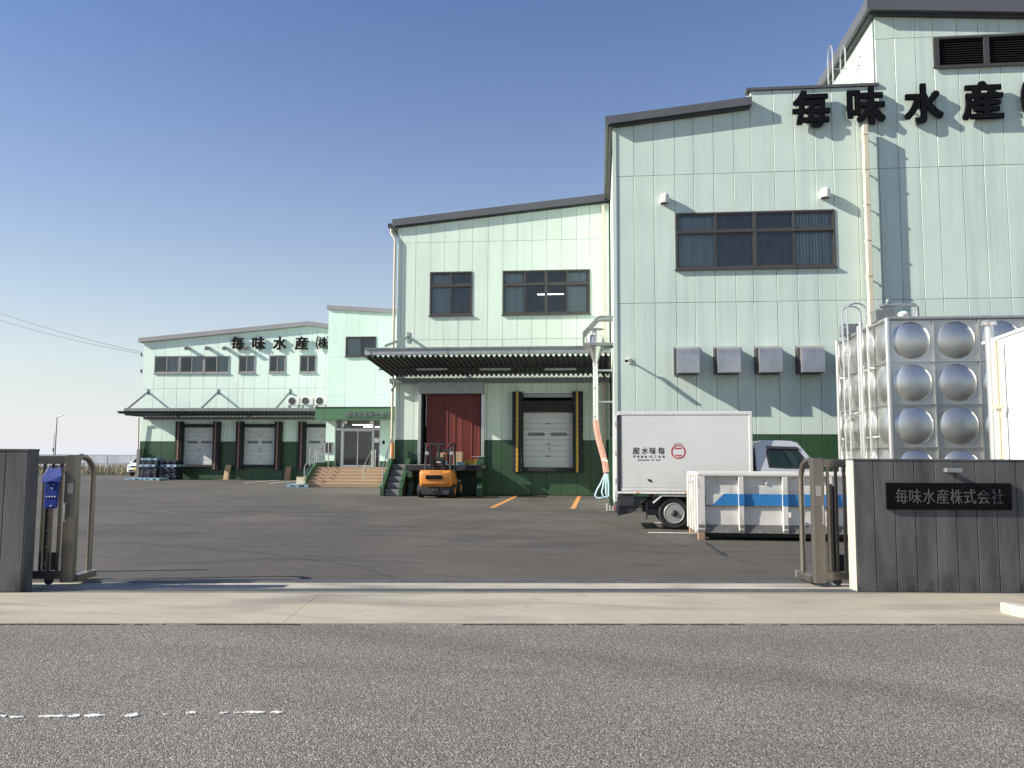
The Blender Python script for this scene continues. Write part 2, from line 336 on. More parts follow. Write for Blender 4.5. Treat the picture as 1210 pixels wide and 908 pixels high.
# ------------------------------------------------------------------ ground, road, apron (road frame: s along the road, t towards the yard)
TH = R(7.2); RO = Vector((0, 8.2, 0))
def rd(s, t, z=0.): return (RO.x + s * math.cos(TH) - t * math.sin(TH), RO.y + s * math.sin(TH) + t * math.cos(TH), z)
def to_rd(x, y): dx, dy = x - RO.x, y - RO.y; return dx * math.cos(TH) + dy * math.sin(TH), -dx * math.sin(TH) + dy * math.cos(TH)
def sheet(name, s0, s1, t0, t1, z, m, thick=0.0):
    b = MB()
    if thick: 
        vs = [rd(s, t, zz) for zz in (z - thick, z) for s, t in ((s0, t0), (s1, t0), (s1, t1), (s0, t1))]
        b.add(vs, [(0, 3, 2, 1), (4, 5, 6, 7), (0, 1, 5, 4), (1, 2, 6, 5), (2, 3, 7, 6), (3, 0, 4, 7)])
    else: b.add([rd(s0, t0, z), rd(s1, t0, z), rd(s1, t1, z), rd(s0, t1, z)], [(0, 1, 2, 3)])
    return kind(b.build(name, m), 'structure')
b = MB(); b.add([(-2500, -400, -.03), (2500, -400, -.03), (2500, 4000, -.03), (-2500, 4000, -.03)], [(0, 1, 2, 3)])
kind(b.build('ground', 'land'), 'structure')
ROAD = sheet('road', -80, 80, -9, .02, -.006, 'road_asphalt')
# ragged asphalt edge against the apron
b = MB(); n = 900; random.seed(3); w = .0
for i in range(n):
    s0 = -12 + i * 24 / n; s1 = s0 + 24 / n; w = max(-.02, min(.016, w + random.uniform(-.008, .008)))
    if w < -.008: continue
    b.add([rd(s0, -.03, .0015), rd(s1, -.03, .0015), rd(s1, w + .02 + random.uniform(-.003, .003), .0015), rd(s0, w + .02, .0015)], [(0, 1, 2, 3)])
e = b.build('asphalt_edge', 'road_asphalt', ROAD); kind(e, 'stuff')
# apron in slabs with real joints
js = [-30, -22, -15.5, -11.2, -7.1, -3.05, 1.0, 5.0, 9.1, 13.2, 20, 30]
APR = sheet('apron', -30, 30, .0, 1.95, -.022, 'concrete_dark')
for i in range(len(js) - 1):
    b = MB(); g = .0025
    pts = [rd(js[i] + g, .02), rd(js[i + 1] - g, .02), rd(js[i + 1] - g, 1.80), rd(js[i] + g, 1.80)]
    b.prism([(p[0], p[1]) for p in pts], 'z', -.02, .0); b.build('concrete_slab', 'concrete', APR)
b = MB(); pts = [rd(-30, 1.815), rd(30, 1.815), rd(30, 1.955), rd(-30, 1.955)]; b.prism([(p[0], p[1]) for p in pts], 'z', -.02, -.004); b.build('gutter_strip', 'concrete_dark', APR)
TRK = sheet('gate_track', -16, 16, 1.955, 2.80, -.014, 'concrete_strip')
for t in (2.0, 2.73):
    b = MB()
    for dt in (-.05, .05):
        p = [rd(-9.5, t + dt - .012), rd(9.5, t + dt - .012), rd(9.5, t + dt + .012), rd(-9.5, t + dt + .012)]; b.prism([(q[0], q[1]) for q in p], 'z', -.013, .012)
    b.build('rail', 'galv_dark', TRK)
    b = MB(); p = [rd(-9.5, t - .037), rd(9.5, t - .037), rd(9.5, t + .037), rd(-9.5, t + .037)]; b.prism([(q[0], q[1]) for q in p], 'z', -.013, -.009); b.build('rail_groove', 'black', TRK)
YARD = sheet('yard', -90, 45, 2.80, 75, -.010, 'yard_asphalt')
# raised kerb and pavement beyond the sign wall
b = MB(); k0 = to_rd(*G(1183, 734)); s0 = k0[0] + .27
prof = [(s0 + .42, .05), (30, .05), (30, .24), (s0 + .5, .24), (s0 + .34, .30), (s0 + .2, .46), (s0 + .12, .62), (s0, .62), (s0 + .0, .48), (s0 + .06, .26), (s0 + .2, .11)]
b.prism([rd(s, t)[:2] for s, t in prof], 'z', -.02, .11); KB = kind(b.build('kerb', 'kerb_stone', None, bevel=.025), 'structure')
# painted markings
random.seed(11)
def flake(x, y, L, w):
    s, t = to_rd(x, y); n = 11; b = MB(); pts = []
    for i in range(n + 1): pts.append((s - L / 2 + L * i / n, t + w / 2 * random.uniform(.25, 1.2) * math.sin(math.pi * (.08 + .84 * i / n))))
    for i in range(n, -1, -1): pts.append((s - L / 2 + L * i / n + random.uniform(-.006, .006), t - w / 2 * random.uniform(.25, 1.2) * math.sin(math.pi * (.08 + .84 * i / n))))
    b.prism([rd(*p)[:2] for p in pts], 'z', -.004, .0005); b.build('paint_flake', 'line_white', ROAD)
for px, py, Lp, wp in ((3, 846, 8, 3), (19, 847, 14, 3), (62, 846, 26, 3.5), (87, 846, 13, 5), (112, 845, 22, 3.5), (156, 845, 13, 6), (226, 842, 9, 5), (265, 842, 9, 3), (300, 841.5, 24, 3.5), (327, 841.5, 14, 4), (196, 844, 5, 1.6), (280, 842, 8, 1.8)):
    x, y = G(px, py); q = Vector((x, y, 0)).length / FOC; flake(x, y, Lp * q, wp * q * 2.6)
def line(x0, y0, x1, y1, w, m):
    d = Vector((x1 - x0, y1 - y0)).normalized() * w / 2; nx, ny = -d.y, d.x; b = MB()
    b.prism([(x0 + nx, y0 + ny), (x1 + nx, y1 + ny), (x1 - nx, y1 - ny), (x0 - nx, y0 - ny)], 'z', -.009, -.0045); b.build('bay_line', m, YARD)
line(-3.38, 26.2, -3.38, 34.2, .15, 'amber_paint'); line(-.82, 26.2, -.82, 34.5, .15, 'amber_paint')
a = G(772, 617.5); c = G(790, 617); line(a[0], a[1], a[0] + 2.0, a[1], .1, 'line_white')
a = G(766, 629); line(a[0], a[1], a[0] + 3.2, a[1] - .02, .1, 'line_white')
for px in (222, 262, 300, 330): 
    a = G(px, 575.5); line(a[0], 47.2, a[0] - 0.2, 53.3, .12, 'line_white')

# irregular tar cracks and a leak stain in the yard
random.seed(31)
def crack(path, w, m='rubber'):
    pts = [Vector((*G(*p), 0)) for p in path]; q = []
    for p0, p1 in zip(pts[:-1], pts[1:]):
        for k in range(6): q.append(p0.lerp(p1, k / 6) + Vector((random.uniform(-.03, .03), random.uniform(-.06, .06), 0)))
    q.append(pts[-1]); b = MB(); a_ = []; c_ = []
    for i, p in enumerate(q):
        t = (q[min(i + 1, len(q) - 1)] - q[max(i - 1, 0)]).normalized(); h = w * random.uniform(.4, 1.3); a_.append((p.x - t.y * h, p.y + t.x * h)); c_.append((p.x + t.y * h, p.y - t.x * h))
    for i in range(len(q) - 1): b.prism([a_[i], a_[i + 1], c_[i + 1], c_[i]], 'z', -.009, -.0055)
    b.build('crack', m, YARD)
crack([(835, 641), (842, 646), (850, 652), (858, 656)], .035); crack([(210, 606), (300, 604.5), (420, 606)], .012); crack([(140, 640), (300, 652), (420, 668), (470, 684)], .006); crack([(560, 600), (700, 612), (790, 640), (900, 668)], .006)
# ------------------------------------------------------------------ building kit
PANEL_CACHE = {}
def panel_mesh(w, h, t, m):
    k = (round(w, 3), round(h, 3), round(t, 3), m)
    if k not in PANEL_CACHE:
        c = .007; b = MB()
        b.add([(0, t, 0), (w, t, 0), (w, t, h), (0, t, h), (0, c, 0), (w, c, 0), (w, c, h), (0, c, h), (c, 0, c), (w - c, 0, c), (w - c, 0, h - c), (c, 0, h - c)],
              [(3, 2, 1, 0), (0, 1, 5, 4), (1, 2, 6, 5), (2, 3, 7, 6), (3, 0, 4, 7), (4, 5, 9, 8), (5, 6, 10, 9), (6, 7, 11, 10), (7, 4, 8, 11), (8, 9, 10, 11)])
        PANEL_CACHE[k] = b.mesh('panel'); PANEL_CACHE[k].materials.append(MATS[m])
    return PANEL_CACHE[k]
def subtract(rects, o):
    out = []
    for a, c, lo, hi in rects:
        x0, x1, z0, z1 = max(a, o[0]), min(c, o[1]), max(lo, o[2]), min(hi, o[3])
        if x1 - x0 < 1e-4 or z1 - z0 < 1e-4: out.append((a, c, lo, hi)); continue
        if z0 - lo > .02: out.append((a, c, lo, z0))
        if hi - z1 > .02: out.append((a, c, z1, hi))
        if x0 - a > .02: out.append((a, x0, z0, z1))
        if c - x1 > .02: out.append((x1, c, z0, z1))
    return out
def facade(parent, xs, rows, top, opens, Y, m, green=2.32, gm='green_band', name='panel', gap=.012, depth=.2):
    """cladding panels (each its own part) over a backing wall with real openings; top(x, side) -> roof line"""
    back = MB(); o0 = org(parent)
    def cell(a, c, lo, hi, mm):
        mid = (a + c) / 2; ta, tc = top(a + 1e-4), top(c - 1e-4)
        if lo >= max(ta, tc) - .03: return
        for r in (lambda L: L)(_sub(a, c, lo, min(hi, max(ta, tc)), opens)):
            f = lambda x: ta + (tc - ta) * (x - a) / (c - a)
            t0, t1 = f(r[0]), f(r[1])
            poly = None
            if r[3] > min(t0, t1) + 1e-4:
                poly = [(r[0], r[2]), (r[1], r[2])]
                q = []
                z1c, z0c = min(r[3], t1), min(r[3], t0)
                if z1c - r[2] < .01 and z0c - r[2] < .01: continue
                q.append((r[1], max(z1c, r[2] + .001)))
                if (t0 - r[3]) * (t1 - r[3]) < 0: q.append((r[0] + (r[1] - r[0]) * (r[3] - t0) / (t1 - t0), r[3]))
                q.append((r[0], max(z0c, r[2] + .001))); poly += q
                back.prism(poly, 'y', Y + .045, Y + depth)
                g = gap / 2; cx = sum(p[0] for p in poly) / len(poly); cz = sum(p[1] for p in poly) / len(poly)
                ins = [(p[0] + (g if p[0] < cx else -g), p[1] + (g if p[1] < cz else -g)) for p in poly]
                MB().prism(ins, 'y', Y, Y + .04).build(name, mm, parent)
            else:
                back.box(r[0], r[1], Y + .045, Y + depth, r[2], r[3]); g = gap / 2
                w, h = r[1] - r[0] - 2 * g, r[3] - r[2] - 2 * g
                if w < .015 or h < .015: continue
                obj(name, panel_mesh(w, h, .04, mm), None, parent, loc=(r[0] + g - o0[0], Y - o0[1], r[2] + g - o0[2])).rotation_euler = (R(random.uniform(-.04, .04)), 0, R(random.uniform(-.22, .22)))
    def _sub(a, c, lo, hi, os):
        rs = [(a, c, lo, hi)]
        for o in os: rs = subtract(rs, o)
        return rs
    for i in range(len(xs) - 1):
        for j in range(len(rows) - 1):
            cell(xs[i], xs[i + 1], rows[j], rows[j + 1], m if rows[j] >= green - .01 else gm)
    back.build('wall', 'joint', parent)

def grid_x(x0, x1, pitch, first=None, breaks=()):
    xs = [x0]; x = first if first else x0 + pitch
    while x < x1 - .12: xs.append(x); x += pitch
    xs.append(x1)
    for bk in breaks:
        xs = [q for q in xs if abs(q - bk) > .26 or q in breaks or q in (x0, x1)]; xs.append(bk)
    return sorted(set(xs))

def window(parent, x0, x1, z0, z1, Y, cols, transom=None, fm='bronze', blinds=(), dark=(), open_=(), sill=True, stile=.05):
    """frame (the part) with sliding sashes, panes and blinds as sub-parts; cols = number of columns"""
    fw_ = .055; b = MB(); ya, yb = Y - .03, Y + .09
    b.box(x0, x1, ya, yb, z0, z0 + fw_); b.box(x0, x1, ya, yb, z1 - fw_, z1)
    b.box(x0, x0 + fw_, ya, yb, z0 + fw_, z1 - fw_); b.box(x1 - fw_, x1, ya, yb, z0 + fw_, z1 - fw_)
    W = (x1 - x0 - 2 * fw_) / cols
    zt = z0 + (z1 - z0) * transom if transom else z1 - fw_
    if transom: b.box(x0 + fw_, x1 - fw_, ya, yb, zt - .04, zt + .04)
    zl = zt - .04 if transom else zt
    for i in range(1, cols):
        xm = x0 + fw_ + W * i; w = .06 if i % 2 == 0 else .032
        if i % 2 == 0: b.box(xm - w, xm + w, ya + .003, yb, z0 + fw_, zl)
        if transom: b.box(xm - w, xm + w, ya + .004, yb, zt + .04, z1 - fw_)
    if sill: b.box(x0 - .04, x1 + .04, Y - .09, Y - .005, z0 - .045, z0 - .002)
    win = b.build('window', fm, parent)
    def sash(a, c, lo, hi, y, k):
        s = stile; q = MB(); q.box(a, c, y, y + .03, lo, lo + s); q.box(a, c, y, y + .03, hi - s, hi); q.box(a, a + s, y, y + .03, lo + s, hi - s); q.box(c - s, c, y, y + .03, lo + s, hi - s)
        q.build('sash', fm, win); MB().box(a + s, c - s, y + .012, y + .018, lo + s, hi - s).build('pane', 'glass', win)
        if k in blinds or k in dark:
            bb = MB(); x = a + .03; n = 0
            while x < c - .09:
                an = R(28 + 8 * math.sin(n * 1.7)); dx, dy = .055 * math.cos(an), .055 * math.sin(an)
                bb.add([(x + .045 - dx, Y + .15 - dy, lo), (x + .045 + dx, Y + .15 + dy, lo), (x + .045 + dx, Y + .15 + dy, hi), (x + .045 - dx, Y + .15 - dy, hi)], [(0, 1, 2, 3)]); x += .1; n += 1
            bb.build('blind', 'blind' if k in blinds else 'blind_dark', win)
    for i in range(cols):
        a, c = x0 + fw_ + W * i, x0 + fw_ + W * (i + 1)
        sash(a - (.012 if i % 2 else 0), c + (.012 if i % 2 == 0 else 0), z0 + fw_, zl, Y + (.0 if i % 2 == 0 else .035), i)
        if transom: sash(a, c, zt + .04, z1 - fw_, Y + .02, i)
    return win

def roof_strip(parent, pts, y0, y1, t, m, name='roof', over=0.0):
    """slab following the roof line pts [(x, z)...] (underside), from y0 to y1"""
    b = MB(); b.prism(list(pts) + [(x, z + t) for x, z in reversed(pts)], 'y', y0, y1)
    return b.build(name, m, parent)

def dock_door(parent, x0, x1, zb, zt, Y, dx0, dx1, dzb, dzt, guard='yellow', nsl=9, header=True):
    """black cushioned dock shelter (the part) round a sectional door made of slats"""
    b = MB(); d = .34
    pw = (x1 - x0) * .145
    b.box(x0, x0 + pw, Y - d, Y - .006, zb, zt); b.box(x1 - pw, x1, Y - d, Y - .006, zb, zt)
    if header: b.box(x0 + pw + .002, x1 - pw - .002, Y - d + .05, Y - .006, dzt, dzt + (zt - dzt) * .55)
    b.box(dx0 - .03, dx1 + .03, Y - .26, Y - .006, dzb - .16, dzb - .002)
    sh = b.build('dock_shelter', 'rubber', parent, bevel=.02)
    for xa in (x0 + pw * .5, x1 - pw * .55):
        g = MB(); n = 16
        for i in range(n):
            z0 = zb + (zt - zb) * i / n; g.box(xa - pw * .11, xa + pw * .11, Y - d - .03 - .006 * (i % 2), Y - d + .002, z0 + .008, z0 + (zt - zb) / n - .008)
        g.build('guard_strip', guard, sh)
    h = (dzt - dzb) / nsl; yd = Y + .10
    for i in range(nsl):
        q = MB(); z0, z1 = dzb + i * h, dzb + (i + 1) * h - .006
        q.prism([(yd, z0), (yd - .028, z0 + .02), (yd - .028, z1 - .02), (yd, z1)], 'x', dx0 + .03, dx1 - .03)
        q.box(dx0 + .03, dx1 - .03, yd + .001, yd + .03, z0, z1 + .006); q.build('door_slat', 'door_white', sh)
    zc = dzb + h * (nsl * .6); w = dx1 - dx0
    for c in (.27, .71):
        q = MB(); hw, hh = w * .16, h * .27
        q.prism(arc(dx0 + w * c + hw - hh, zc, hh, -90, 90, 8) + arc(dx0 + w * c - hw + hh, zc, hh, 90, 270, 8), 'y', yd - .05, yd - .029); q.build('door_window', 'rubber', sh)
        q = MB(); hw -= .03; hh -= .025
        q.prism(arc(dx0 + w * c + hw - hh, zc, hh, -90, 90, 8) + arc(dx0 + w * c - hw + hh, zc, hh, 90, 270, 8), 'y', yd - .054, yd - .0505); q.build('door_window', 'galv_dark', sh)
    q = MB()
    for c, f in ((.5, .78), (.5, .42), (.5, .2)): q.box(dx0 + w * c - w * .05, dx0 + w * c + w * .05, yd - .05, yd - .029, dzb + (dzt - dzb) * f, dzb + (dzt - dzb) * f + .03)
    q.tube([(dx0 + w * .52, yd - .05, dzb + (dzt - dzb) * .33), (dx0 + w * .52, yd - .05, dzb + (dzt - dzb) * .37)], .02, 6)
    q.build('door_handle', 'dark_metal', sh)
    return sh

def corrugated(xa, xb, yf, zf, yb, zb, pitch, amp, name, m, parent):
    n = int((xb - xa) / pitch * 6); b = MB(); vs = []
    for i in range(n + 1):
        x = xa + (xb - xa) * i / n; ph = (x - xa) / pitch % 1; w = amp * (1 if ph < .34 else (1 - (ph - .34) / .16 * 2 if ph < .5 else (-1 if ph < .84 else -1 + (ph - .84) / .16 * 2)))
        vs += [(x, yf, zf + w), (x, yb, zb + w), (x, yf, zf + w - .008), (x, yb, zb + w - .008)]
    fs = []
    for i in range(n):
        k = 4 * i; fs += [(k, k + 4, k + 5, k + 1), (k + 2, k + 3, k + 7, k + 6), (k, k + 2, k + 6, k + 4), (k + 1, k + 5, k + 7, k + 3)]
    return b.add(vs, fs).build(name, m, parent)

def downpipe(parent, pts, r, m='beige', name='downpipe'): return MB().tube(pts, r, 8).build(name, m, parent, smooth=40)

def lamp_tube(parent, xa, xb, y, z, name='ceiling_lamp'): return MB().box(xa, xb, y, y + .05, z, z + .035).build(name, 'lamp_lit', parent)

# ------------------------------------------------------------------ tall hall (its facade stands at y = 27)
YT = 27.0
XT0 = .53; XA = P(886, 120, YT)[0]; XB = P(1034, 60, YT)[0]; XT1 = 21.0
pa0, pa1 = P(724, 149.5, YT), P(886, 127.5, YT); zb_par = P(960, 105, YT)[1]; pc0, pc1 = P(1034, 16.5, YT), P(1210, 19.5, YT)
def topT(x):
    if x < XA: return pa0[1] + (pa1[1] - pa0[1]) * (x - pa0[0]) / (pa1[0] - pa0[0])
    if x < XB: return zb_par
    return pc0[1] + (pc1[1] - pc0[1]) * (x - pc0[0]) / (pc1[0] - pc0[0])
wt = (*[P(798, 252, YT)[0], P(986, 250, YT)[0]], P(800, 319, YT)[1], P(800, 252.5, YT)[1])
lv = (P(1103, 60, YT)[0], P(1103, 60, YT)[0] + 4.75, P(1103, 81, YT)[1], P(1103, 45, YT)[1])
HALL = thing('factory_building', 'tall pale green panelled factory hall with dark roof edges behind the parked box truck', 'building', (XT0, YT, 0), world=True)
rowsT = [0, 2.34, 6.61, 10.88, P(1050, 46, YT)[1], 22]
facade(HALL, grid_x(XT0, XT1, .647, XT0 + .66, (XA, XB, wt[0], wt[1], lv[0], lv[1])), rowsT, topT, [wt, lv], YT, 'mint_tall', 2.34)
b = MB(); b.box(XT0, XT0 + .2, YT + .21, YT + 24, 0, topT(XT0) - .02); b.build('side_wall', 'mint_mid', HALL)
b = MB(); b.box(XB, XB + .2, YT + .21, YT + 20, zb_par - .5, topT(XB + .01) - .02); b.build('side_wall', 'mint_mid', HALL)
b = MB(); b.box(XT0 + .21, XT1, YT + 23.8, YT + 24, 0, zb_par - .3); b.box(XB + .21, XT1, YT + 19.8, YT + 20, zb_par - .5, topT(XB + .3)-.2); b.build('rear_wall', 'mint_mid', HALL)
b = MB(); b.box(XT0 + .22, XT1, YT + .3, YT + 23.7, 6.3, 6.5); b.box(XT0 + .22, XT1, YT + 6, YT + 6.1, 6.51, 12); b.build('interior', 'inside', HALL)
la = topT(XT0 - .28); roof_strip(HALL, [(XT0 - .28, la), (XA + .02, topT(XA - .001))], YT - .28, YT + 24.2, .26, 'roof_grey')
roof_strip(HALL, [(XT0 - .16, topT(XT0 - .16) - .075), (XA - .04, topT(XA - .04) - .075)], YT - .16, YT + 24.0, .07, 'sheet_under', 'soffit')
roof_strip(HALL, [(XA - .12, zb_par), (XB + .06, zb_par)], YT - .07, YT + .3, .09, 'roof_grey', 'parapet_cap')
b = MB(); b.box(XA - .02, XA + .1, YT + .21, YT + 23, topT(XA - .1) - .1, zb_par - .01); b.build('parapet', 'mint_tall', HALL)
roof_strip(HALL, [(XA + .12, zb_par - .4), (XB, zb_par - .4)], YT + .22, YT + 23.7, .08, 'roof_far')
roof_strip(HALL, [(XB - .3, topT(XB + .001)), (XT1, topT(XT1))], YT - .3, YT + 20.3, .40, 'roof_grey')
roof_strip(HALL, [(XB - .16, topT(XB + .001) - .10), (XT1, topT(XT1) - .10)], YT - .14, YT + 20.1, .09, 'sheet_under', 'soffit')
MB().box(XT0 - .035, XT0 + .08, YT - .03, YT + .2, 0.0, topT(XT0) - .03).build('corner_trim', 'mint_tall', HALL)
window(HALL, *wt, YT, 4, .66, 'bronze', blinds=(0, 3), dark=(1, 2))
# louvre bank
b = MB(); b.box(lv[0], lv[1], YT - .05, YT + .15, lv[2], lv[2] + .07); b.box(lv[0], lv[1], YT - .05, YT + .15, lv[3] - .07, lv[3])
for i in range(4):
    x = lv[0] + (lv[1] - lv[0] - .16) * i / 3; b.box(x, x + .16, YT - .051, YT + .15, lv[2] + .07, lv[3] - .07)
b.box(lv[0] - .05, lv[1] + .05, YT - .1, YT - .052, lv[2] - .05, lv[2] + .02)
LV = b.build('louvre_window', 'bronze', HALL)
for i in range(3):
    xa = lv[0] + (lv[1] - lv[0] - .16) * i / 3 + .16; xb = lv[0] + (lv[1] - lv[0] - .16) * (i + 1) / 3
    for k in range(11):
        z = lv[2] + .08 + k * (lv[3] - lv[2] - .16) / 11
        MB().prism([(YT - .01, z), (YT + .0, z), (YT + .1, z + .085), (YT + .09, z + .085)], 'x', xa + .002, xb - .002).build('slat', 'dark_metal', LV)
b = MB(); b.box(lv[0], lv[1], YT + .16, YT + .18, lv[2], lv[3]); b.build('louvre_back', 'black', LV)
# wall vents
def vent(parent, px, py, Y, r, m='white_vent', tubular=False):
    x, z = P(px, py, Y); b = MB()
    if tubular:
        b.tube([(x, Y - .001, z - .02), (x, Y - .3, z - .02)], r * .8, 14); b.tube([(x, Y - .2, z - .01), (x, Y - .38, z - .08)], r * .9, 14)
    else:
        prof = [(r, -r * 1.1), (r, r * .35)] + [(r * math.cos(R(a)), r * .35 + r * .75 * math.sin(R(a))) for a in (20, 40, 60, 78)] + [(.01, r * 1.1)]
        b.lathe(prof, (x, Y - .17, z), 'z', 20); b.box(x - r, x + r, Y - .17, Y - .001, z - r * 1.1, z + r * .4)
    return b.build('vent_hood', m, parent, smooth=35)
vent(HALL, 785, 236, YT, .145); vent(HALL, 974, 229.5, YT, .145)
# big exhaust hoods
def exhaust_hood(parent, xa, xb, z0, z1, Y, d=.66):
    b = MB(); h = z1 - z0
    pr = [(Y - .02, z1)] + [(Y - .28 - (d - .28) * math.sin(R(a)), z1 - .33 * h * (1 - math.cos(R(a)))) for a in range(0, 91, 15)] + [(Y - d, z0)] + [(Y - .02, z0)]
    inn = [(Y - .02, z0 + .01), (Y - d + .02, z0 + .01)]
    b.prism(pr, 'x', xa + .05, xb); o = b.build('exhaust_hood', 'hood', parent, smooth=25)
    MB().box(xa - .02, xb + .05, Y - .03, Y - .001, z0 - .03, z1 + .04).build('flange', 'galv', o)
    MB().box(xa - .005, xa + .049, Y - d * .62, Y - .031, z0 + .02, z1 - .06).build('damper_box', 'dark_metal', o)
    q = MB(); q.box(xa + .09, xb - .04, Y - d + .03, Y - .05, z0 - .012, z0 - .001); q.build('mesh_opening', 'dark_metal', o)
    q = MB()
    for zz in (.06, .94): q.box(xa + .049, xb + .001, Y - d - .004 if zz < .5 else Y - .26, Y - d + .01 if zz < .5 else Y - .2, z0 - .001 + zz * h * (1 if zz > .5 else .0), z0 + .03 + zz * h * (1 if zz > .5 else 0))
    q.build('rim', 'galv', o)
    return o
for px0, px1 in ((796, 822), (843, 871.5), (891, 921), (939.5, 972), (989, 1020)):
    xa = P(px0, 411, YT)[0]; xb = xa + .74
    exhaust_hood(HALL, xa, xb, P(820, 443, YT)[1], P(820, 411.5, YT)[1], YT)
# square vertical duct on brackets
xd = P(1022, 250, YT)[0]; zt_, = (P(1021, 152, YT)[1],)
b = MB(); b.box(xd - .07, xd + .07, YT - .36, YT - .14, 4.0, zt_); DU = b.build('vertical_duct', 'beige', HALL, bevel=.012)
b = MB(); z = 5.0
while z < zt_:
    b = MB(); b.box(xd - .085, xd + .085, YT - .375, YT - .125, z, z + .05); b.box(xd - .02, xd + .02, YT - .126, YT - .001, z + .01, z + .04); b.build('duct_bracket', 'beige', DU); z += 1.15
# roof ladder hoop
b = MB(); xl = P(984, 80, YT + 1.2)[0]; zl = zb_par - .32; hl = P(984, 60, YT + 1.2)[1] - zl
for dx in (0, .42): b.tube([(xl + dx, YT + 1.2, zl), (xl + dx, YT + 1.2, zl + hl)] + [(xl + dx, YT + 1.2 + .28 - .28 * math.cos(R(a)), zl + hl + .28 * math.sin(R(a))) for a in range(30, 181, 30)] + [(xl + dx, YT + 1.76, zl)], .024, 6)
b.tube([(xl, YT + 1.2, zl + hl * .7), (xl + .42, YT + 1.2, zl + hl * .7)], .02, 6); b.build('roof_ladder', 'galv', HALL, smooth=40)

# ------------------------------------------------------------------ dock hall (y = 35)
YM = 35.0; XM0, XM1 = -8.75, XT0 - .05
pm0, pm1 = P(467, 268.5, YM), P(718, 238.5, YM)
def topM(x): return pm0[1] + (pm1[1] - pm0[1]) * (x - pm0[0]) / (pm1[0] - pm0[0])
def rectP(x0, x1, y0, y1, Y): return (P(x0, (y0 + y1) / 2, Y)[0], P(x1, (y0 + y1) / 2, Y)[0], P((x0 + x1) / 2, y1, Y)[1], P((x0 + x1) / 2, y0, Y)[1])
w1, w2 = rectP(508, 558, 321.5, 373, YM), rectP(594, 697, 319.5, 371.5, YM)
rdoor = (P(498, 500, YM)[0], P(569, 500, YM)[0], 1.27, P(530, 466, YM)[1])
ddoor = rectP(617.5, 678, 487, 553, YM); dsh = rectP(606, 689, 463.5, 558, YM); dop = (ddoor[0], ddoor[1], ddoor[2], P(650, 465, YM)[1])
DOCK = thing('factory_building', 'pale green dock building with red strip curtain doorway and corrugated canopy', 'building', (XM0, YM, 0), world=True)
facade(DOCK, grid_x(XM0, XM1, .637, XM0 + .18, (w1[0], w1[1], w2[0], w2[1])), [0, 2.3, 6.62, 10.92, 16], topM, [w1, w2, rdoor, dop], YM, 'mint_mid', 2.3)
b = MB(); b.box(XM0, XM0 + .2, YM + .21, YM + 20, 0, topM(XM0) - .05); b.build('side_wall', 'mint_mid', DOCK)
b = MB(); b.box(XM0 + .21, XM1, YM + 19.8, YM + 20, 0, topM(XM0)); b.build('rear_wall', 'mint_mid', DOCK)
b = MB(); b.box(XM0 + .21, XM1, YM + .22, YM + 19.7, 6.2, 6.4); b.box(XM0 + .21, XM1, YM + 7, YM + 7.1, 6.41, 11); b.box(XM0 + .21, XM1, YM + 3.5, YM + 3.6, 0, 6.1); b.build('interior', 'inside', DOCK)
roof_strip(DOCK, [(XM0 - .22, topM(XM0 - .22)), (XM1, topM(XM1))], YM - .2, YM + 20.2, .30, 'roof_grey')
roof_strip(DOCK, [(XM0 - .12, topM(XM0 - .12) - .07), (XM1, topM(XM1) - .07)], YM - .1, YM + 20, .065, 'sheet_under', 'soffit')
MB().box(XM0 - .42, XM0 - .23, YM - .18, YM + 20, topM(XM0) - .06, topM(XM0) + .1).build('gutter', 'dark_metal', DOCK)
downpipe(DOCK, [(XM0 - .3, YM - .05, topM(XM0) - .06), (XM0 - .28, YM - .06, topM(XM0) - .3), (XM0 - .1, YM - .09, topM(XM0) - .6), (XM0 - .1, YM - .09, 4.7), (XM0 - .1, YM - .09, .2)], .055)
downpipe(DOCK, [(XM1 - .25, YM - .12, topM(XM1) - .2), (XM1 - .25, YM - .12, .3)], .06)
window(DOCK, *w1, YM, 2, .68, 'bronze', blinds=(0,), dark=(1,)); window(DOCK, *w2, YM, 4, .68, 'bronze', blinds=(0, 3))
for (xa, xb, yy, zz) in ((w2[0] + .7, w2[0] + 2.2, YM + 2.4, 10.15), (w2[0] + 1.0, w2[0] + 2.3, YM + 4.0, 9.75), (w2[0] + 1.1, w2[0] + 2.4, YM + 5.4, 9.6)): lamp_tube(DOCK, xa, xb, yy, zz)
# red strip curtain doorway
xa, xb, z0, z1 = rdoor
for s, x in ((-1, xa), (1, xb)): MB().box(*sorted((x, x + s * .13)), YM - .1, YM + .04, 0 if s < 0 else 1.2, z1 + .02).build('door_jamb', 'silver', DOCK, bevel=.01)
MB().box(xa - .12, xb + .12, YM - .34, YM - .004, z1 + .0, P(530, 452.5, YM)[1]).build('shutter_box', 'galv', DOCK, bevel=.015)
RC = MB().box(xa, xa + .04, YM + .16, YM + .2, z0, z1 - .02).build('strip_curtain', 'dark_metal', DOCK); n = 13; w = (xb - xa - .3) / n
for i in range(n):
    x0 = xa + .2 + i * w; q = MB(); pts = [(x0 - .01 + (w + .03) * k / 4, YM + .2 + .007 * math.sin(k * 1.6 + i)) for k in range(5)]
    q.prism(pts + [(x, y + .006) for x, y in reversed(pts)], 'z', z0 + .02, z1 - .01); q.build('curtain_strip', 'red_curtain', RC, smooth=60).location.y += (i % 2) * .014
MB().box(xa + .001, xb - .001, YM + .3, YM + 1.6, 1.15, 1.262).build('threshold', 'step_concrete', DOCK)
MB().box(xa + .17, xa + .19, YM + .1, YM + .12, 2.9, z1).build('pull_cord', 'paper', DOCK)
